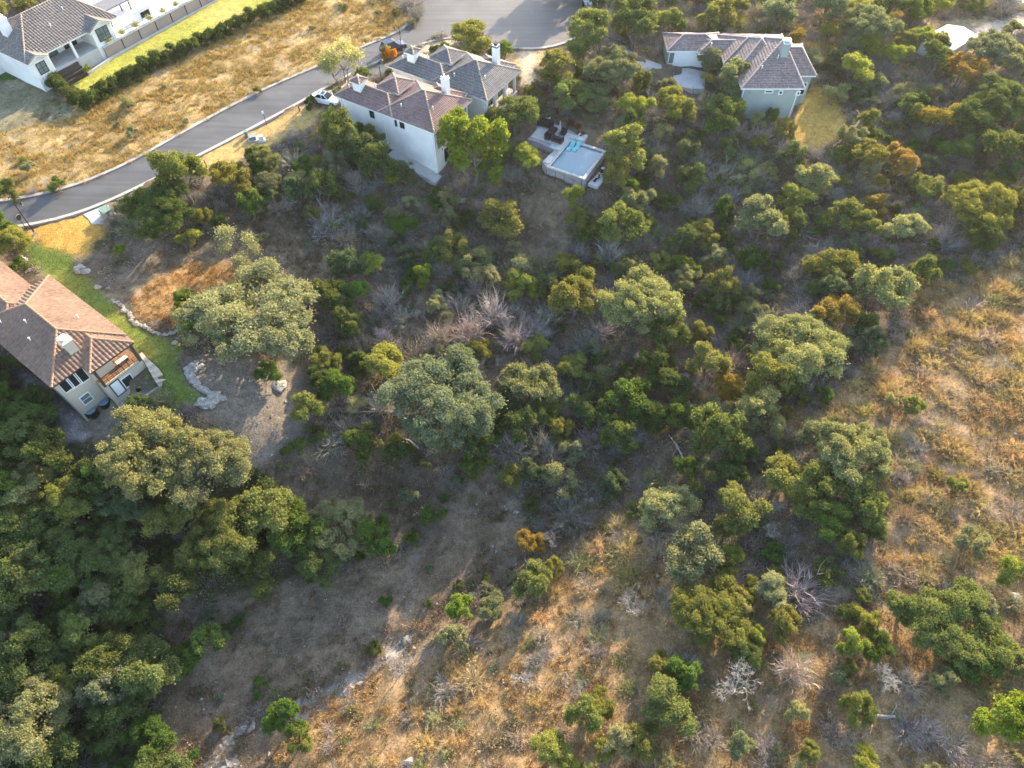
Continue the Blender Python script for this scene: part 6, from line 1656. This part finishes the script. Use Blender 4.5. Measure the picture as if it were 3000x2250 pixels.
    def scatter(n, sel, kind, cols, smin, smax, name, lab, cat, grp, gap, parts=False, zs=(.8, 1.15)):
        idx = np.flatnonzero(sel & (dd > .1) & near_); rng.shuffle(idx); c = 0
        for i in idx:
            if c >= n: break
            if any((x[i] - a) ** 2 + (y[i] - b) ** 2 < (gap + r) ** 2 for a, b, r in used[-900:]): continue
            s = rng.uniform(smin, smax)
            used.append((x[i], y[i], s * .5)); c += 1
            ar = area(px[i], py[i]); col = cols[rng.integers(len(cols))]; cwd = CW[col]
            plant_at(name, kind, (x[i], y[i], h1(x[i], y[i]) - .12), s, s * rng.uniform(*zs), col, cwd + ' ' + lab + ' ' + ar, cat, cwd + ' ' + grp + ' ' + ar, parts)
    scrub = (zn == 'scrub')
    gold = (zn == 'gold'); top = (zn == 'topright')
    wood = (zn == 'wood') & ((py > 1400) | (px < 150))
    opn = (py > 1330) & (px < 1500)            # the open shaded slope carries few bushes
    bare = inpoly(x, y, poly_d([(440,505),(620,470),(720,520),(745,560),(690,625),(560,600),(430,640),(300,700),(265,600),(200,560),(250,520)])) | inpoly(x, y, poly_d([(1105,400),(1235,400),(1225,560),(1140,560)])) | inpoly(x, y, poly_d([(165,540),(260,535),(310,640),(405,715),(405,765),(330,728),(240,655),(190,605)]))
    shr = scrub & ~opn & ~bare
    scatter(40, wood, 'oak', ['oakdark', 'oakdark', 'oakdark', 'oak', 'juniper', 'green'], .6, 1.1, 'oak_tree', 'rounded tree filling in', 'tree', 'rounded trees', .2, True)
    scatter(50, wood, 'juniper', ['juniper', 'green', 'olive', 'oakgrey'], .5, 1.2, 'juniper_tree', 'small bushy juniper', 'bush', 'small junipers', .1, True)
    scatter(60, wood, 'shrub', ['green', 'oakdark', 'juniper'], .8, 1.5, 'shrub', 'low leafy shrub', 'shrub', 'low leafy shrubs', .1, True)
    scatter(70, shr & (py < 1450), 'oak', ['oak', 'oakgrey', 'olive', 'oakpale', 'oakdark', 'green'], .35, .75, 'small_oak_tree', 'small spreading tree', 'tree', 'small trees', .5, True)
    scatter(90, shr & (py < 1450), 'airy', ['pale', 'sage', 'olive', 'oakgrey'], .4, .8, 'sapling', 'thin feathery sapling', 'sapling', 'saplings', .3, True)
    scatter(180, shr & (py < 1450) & (thick > .35), 'juniper', ['juniper', 'olive', 'green', 'blue', 'sage'], .45, .95, 'juniper_bush', 'small bushy juniper', 'bush', 'small junipers', .7, True)
    scatter(235, shr & (thick > .3), 'shrub', ['green', 'olive', 'sage', 'oakgrey', 'juniper', 'oakdark'], .6, 1.3, 'shrub', 'low leafy shrub', 'shrub', 'low leafy shrubs', .35, True)
    scatter(290, (shr | top & (py < 700)), 'grey_bush', ['grey', 'darkgrey', 'grey', 'sage', 'pink'], 1.0, 2.1, 'bare_bush', 'leafless twiggy bush', 'bush', 'leafless bushes', .3)
    scatter(150, (shr & (py < 1350)), 'bare', ['grey', 'pink', 'grey', 'darkgrey'], .4, .85, 'bare_sapling', 'bare many-twigged sapling', 'sapling', 'bare saplings', .3)
    scatter(40, shr, 'dead', ['grey'], .3, .6, 'dead_bush', 'bare branching dead bush', 'dead bush', 'bare dead bushes', .8)
    scatter(26, scrub & opn, 'shrub', ['green', 'oakdark', 'sage'], .4, .9, 'shrub', 'low leafy shrub', 'shrub', 'low leafy shrubs', 1.5, True)
    scatter(170, gold & (py < 1700) & (px > 1500), 'straw_bush', ['straw', 'strawgreen', 'straw', 'pink', 'straw'], .8, 1.8, 'dry_bush', 'rounded dry bush', 'bush', 'dry bushes', .25, zs=(.6, .95))
    scatter(110, gold, 'straw_bush', ['straw', 'pale', 'pink', 'straw'], .6, 1.2, 'dry_bush', 'small rounded dry bush', 'bush', 'small dry bushes', .3, zs=(.7, 1.0))
    scatter(70, top, 'straw_bush', ['straw', 'pale', 'strawgreen'], 1.1, 2.2, 'dry_bush', 'rounded dry bush', 'bush', 'dry bushes', .3, zs=(.6, .9))
    scatter(60, top, 'oak', ['olive', 'oakgrey', 'oakpale', 'yellow', 'oak'], .4, .85, 'small_oak_tree', 'small rounded tree', 'tree', 'small trees', .8, True)
    scatter(48, gold & (px > 1300) & (py > 1150) & ~inpoly(x, y, poly_d([(1230,1180),(1400,1115),(1425,1300),(1400,1490),(1250,1530),(1160,1680),(560,1700),(700,1590),(1000,1390)])), 'juniper', ['olive', 'pale', 'oakpale', 'sage', 'yellow'], .35, .75, 'juniper_bush', 'small bush', 'bush', 'small bushes', .8, True)
    scatter(70, gold & (px > 1300) & (py > 1250), 'grey_bush', ['pink', 'grey', 'pale', 'straw'], .6, 1.2, 'bare_bush', 'leafless bush', 'bush', 'leafless bushes', .5)
    scatter(20, (zn == 'field'), 'shrub', ['olive', 'sage'], .4, .9, 'shrub', 'small shrub in the golden field', 'shrub', 'shrubs in the golden field', 1.5, True)
    # countless small stones and sticks lying about: one object
    g = np.random.default_rng(5)
    k = np.flatnonzero(scrub | gold | (zn == 'field') | (zn == 'dirt')); k = g.permutation(k)[:9000]; n = len(k)
    b0 = np.stack([x[k], y[k], hz(x[k], y[k])], 1) + np.stack([g.normal(0, .4, n), g.normal(0, .4, n), np.zeros(n)], 1)
    r = np.abs(g.normal(.07, .07, n)) + .04
    o4 = np.array([(1, 0, -.3), (-.5, .9, -.3), (-.5, -.9, -.3), (0, 0, .75)]); V = (b0[:, None] + o4[None] * r[:, None, None] * g.uniform(.6, 1.4, (n, 4, 1))).reshape(-1, 3)
    o = np.arange(n)[:, None] * 4; T = np.concatenate([o + np.array(t)[None] for t in ((0, 1, 3), (1, 2, 3), (2, 0, 3))])
    tag(link('loose_stones', npmesh('loose_stones', V, tris=T, mat=M['limestone'])), kind='stuff')
    # countless low brush between the individuals: one object
    g = np.random.default_rng(77)
    def stuffmat():
        m, N, L, b = new_mat('dry_blades'); N.remove(b); at = N.new('ShaderNodeAttribute'); at.attribute_name = 'col'
        d = N.new('ShaderNodeBsdfDiffuse'); t = N.new('ShaderNodeBsdfTranslucent'); mx = N.new('ShaderNodeMixShader'); mx.inputs[0].default_value = .3
        L.new(at.outputs['Color'], d.inputs[0]); L.new(at.outputs['Color'], t.inputs[0]); L.new(d.outputs[0], mx.inputs[1]); L.new(t.outputs[0], mx.inputs[2]); L.new(mx.outputs[0], N['Material Output'].inputs['Surface'])
        return m
    SM = stuffmat()
    protos = bpy.data.collections.new('brush_prototypes')
    pal = [(.27, .25, .215), (.24, .22, .175), (.13, .165, .06), (.21, .215, .09), (.32, .265, .175), (.185, .205, .115), (.15, .18, .075)]
    for i, c in enumerate(pal):
        nl = 150; d = unit(g, nl); d[:, 2] = np.abs(d[:, 2]) * .9
        lob = d[g.integers(0, 7, nl)] * .5
        pos = lob + unit(g, nl) * np.abs(g.normal(.42, .15, nl))[:, None]; pos[:, 2] = np.abs(pos[:, 2]) * .9
        nr = d * .4 + unit(g, nl); nr /= np.linalg.norm(nr, axis=1)[:, None]
        V, Q = kites(pos, nr, g.uniform(.09, .2, nl), g)
        cc = np.array(c) * g.uniform(.65, 1.35, (nl, 1))
        o = bpy.data.objects.new('low_brush_piece', npmesh('low_brush_piece', V, quads=Q, mat=SM, attr={'col': np.repeat(cc, 4, axis=0)})); protos.objects.link(o)
    for i, c in enumerate([(.31, .285, .255), (.25, .23, .21), (.36, .315, .275), (.29, .245, .19), (.27, .26, .25)]):
        nb = 230; d = unit(g, nb); d[:, 2] = np.abs(d[:, 2]) + .1
        st = d * g.uniform(.05, .75, (nb, 1)); e = st + (d + unit(g, nb) * .75) * g.uniform(.2, .55, (nb, 1))
        sd = np.cross(d, unit(g, nb)); sd /= np.linalg.norm(sd, axis=1)[:, None] + 1e-9; sd *= .016
        V = np.stack([st - sd, st + sd, e], 1).reshape(-1, 3); V[:, 2] = np.maximum(V[:, 2], 0)
        cc = np.repeat(np.array(c) * g.uniform(.7, 1.3, (nb, 1)), 3, axis=0)
        o = bpy.data.objects.new('twig_brush_piece', npmesh('twig_brush_piece', V, tris=np.arange(3 * nb).reshape(-1, 3), mat=SM, attr={'col': cc})); protos.objects.link(o)
    k = np.flatnonzero((shr & (thick > .22)) | top | ((zn == 'wood') & (thick > .3)) | (scrub & bare & (g.random(len(x)) < .12)) | (scrub & opn & (thick > .5) & (g.random(len(x)) < .3)) | (gold & (g.random(len(x)) < .12)))
    k = g.permutation(k)[:15000]; n = len(k)
    me = bpy.data.meshes.new('low_brush'); me.vertices.add(n); me.vertices.foreach_set('co', np.stack([x[k], y[k], hz(x[k], y[k]) - .05], 1).astype(np.float32).ravel())
    at = me.attributes.new('scl', 'FLOAT', 'POINT'); at.data.foreach_set('value', g.uniform(.45, 1.25, n).astype(np.float32))
    me.update(); ob = link('low_brush', me); tag(ob, kind='stuff')
    ng = bpy.data.node_groups.new('scatter_brush', 'GeometryNodeTree')
    ng.interface.new_socket('Geometry', in_out='INPUT', socket_type='NodeSocketGeometry'); ng.interface.new_socket('Geometry', in_out='OUTPUT', socket_type='NodeSocketGeometry')
    N = ng.nodes; L = ng.links; gi = N.new('NodeGroupInput'); go = N.new('NodeGroupOutput'); ip = N.new('GeometryNodeInstanceOnPoints'); ci = N.new('GeometryNodeCollectionInfo')
    ci.inputs['Collection'].default_value = protos; ci.inputs['Separate Children'].default_value = True; ci.inputs['Reset Children'].default_value = True
    rv = N.new('FunctionNodeRandomValue'); rv.data_type = 'FLOAT_VECTOR'; rv.inputs[0].default_value = (-.15, -.15, 0); rv.inputs[1].default_value = (.15, .15, 6.28)
    na = N.new('GeometryNodeInputNamedAttribute'); na.data_type = 'FLOAT'; na.inputs['Name'].default_value = 'scl'
    L.new(gi.outputs[0], ip.inputs['Points']); L.new(ci.outputs[0], ip.inputs['Instance']); ip.inputs['Pick Instance'].default_value = True
    L.new(rv.outputs[0], ip.inputs['Rotation']); L.new(na.outputs[0], ip.inputs['Scale']); L.new(ip.outputs[0], go.inputs[0])
    md = ob.modifiers.new('scatter', 'NODES'); md.node_group = ng
    # dry grass in clumps
    K = 520000
    gx = g.uniform(-135, 135, K); gy = g.uniform(-4, 158, K); px, py, dp = proj(np.stack([gx, gy, hz(gx, gy)], 1))
    out = np.maximum(np.maximum(-150 - px, px - 3150), np.maximum(-100 - py, py - 2400)).clip(0); inn = g.random(K) < np.exp(-out / 260); gx, gy, dp = gx[inn], gy[inn], dp[inn]
    zi = np.minimum(zone_of(gx, gy), len(ZN) - 1)
    cl = vnoise(gx, gy, 1.3, 71) * .5 + vnoise(gx, gy, 4.5, 72) * .3 + g.random(len(gx)) * .2
    den = _zden[zi]
    keep = (g.random(len(gx)) < den) & (cl > .62 - .26 * den) & allowed(gx, gy)
    gx, gy, dp, zi = gx[keep], gy[keep], dp[keep], zi[keep]
    nmax = 105000
    if len(gx) > nmax: s_ = g.permutation(len(gx))[:nmax]; gx, gy, dp, zi = gx[s_], gy[s_], dp[s_], zi[s_]
    n = len(gx); nb = 12; hgt = _zh[zi] * g.uniform(.6, 1.5, n)
    tc = _ztc[zi] * g.uniform(.6, 1.2, (n, 1)); mixg = (g.random(n) < .035); tc[mixg] = tc[mixg] * np.array([.55, .75, .6])
    red = (g.random(n) < .15); tc[red] = tc[red] * np.array([1.05, .82, .7])
    w = np.repeat(.017 + .00024 * dp, nb) * g.uniform(.7, 1.3, n * nb)
    d = unit(g, n * nb); d[:, 2] = np.abs(d[:, 2]) + .45; d /= np.linalg.norm(d, axis=1)[:, None]
    H = np.repeat(hgt, nb) * g.uniform(.5, 1.15, n * nb)
    b0 = np.stack([np.repeat(gx, nb) + g.normal(0, .16, n * nb), np.repeat(gy, nb) + g.normal(0, .16, n * nb), np.repeat(hz(gx, gy) - .12, nb)], 1)
    s_ = np.cross(d, unit(g, n * nb)); s_ /= np.linalg.norm(s_, axis=1)[:, None] + 1e-9; s_ *= w[:, None]
    V = np.stack([b0 - s_, b0 + s_, b0 + d * H[:, None] + np.array([0, 0, .1])], 1).reshape(-1, 3)
    cc = np.repeat(np.repeat(tc, nb, axis=0) * g.uniform(.75, 1.25, (n * nb, 1)), 3, axis=0)
    tag(link('dry_grass', npmesh('dry_grass', V, tris=np.arange(len(V)).reshape(-1, 3), mat=SM, attr={'col': cc})), kind='stuff')
FLAT.append((W_ROAD, .22))
ZN = ['scrub'] + ZORD
_zcol = np.array([ZP[n][0] for n in ZN]); _zden = np.array([ZP[n][1] for n in ZN]); _zh = np.array([ZP[n][2] for n in ZN])
_ztc = np.array([ZP[n][3] for n in ZN]); _zr = np.array([ZP[n][4] for n in ZN])
make_protos()
ground_mesh()
build_road()
plant_lists()
wilds()
HAZE = .0001
if HAZE:
    m = bpy.data.materials.new('haze'); m.use_nodes = True; N = m.node_tree.nodes; N.remove(N['Principled BSDF'])
    v = N.new('ShaderNodeVolumePrincipled'); v.inputs['Density'].default_value = HAZE; v.inputs['Color'].default_value = (.95, .93, .9, 1); v.inputs['Anisotropy'].default_value = .45
    m.node_tree.links.new(v.outputs[0], N['Material Output'].inputs['Volume'])
    mb = MB(); mb.box((0, 60, -23), (3700, 3700, 85)); tag(mb.build('haze', m), kind='stuff')
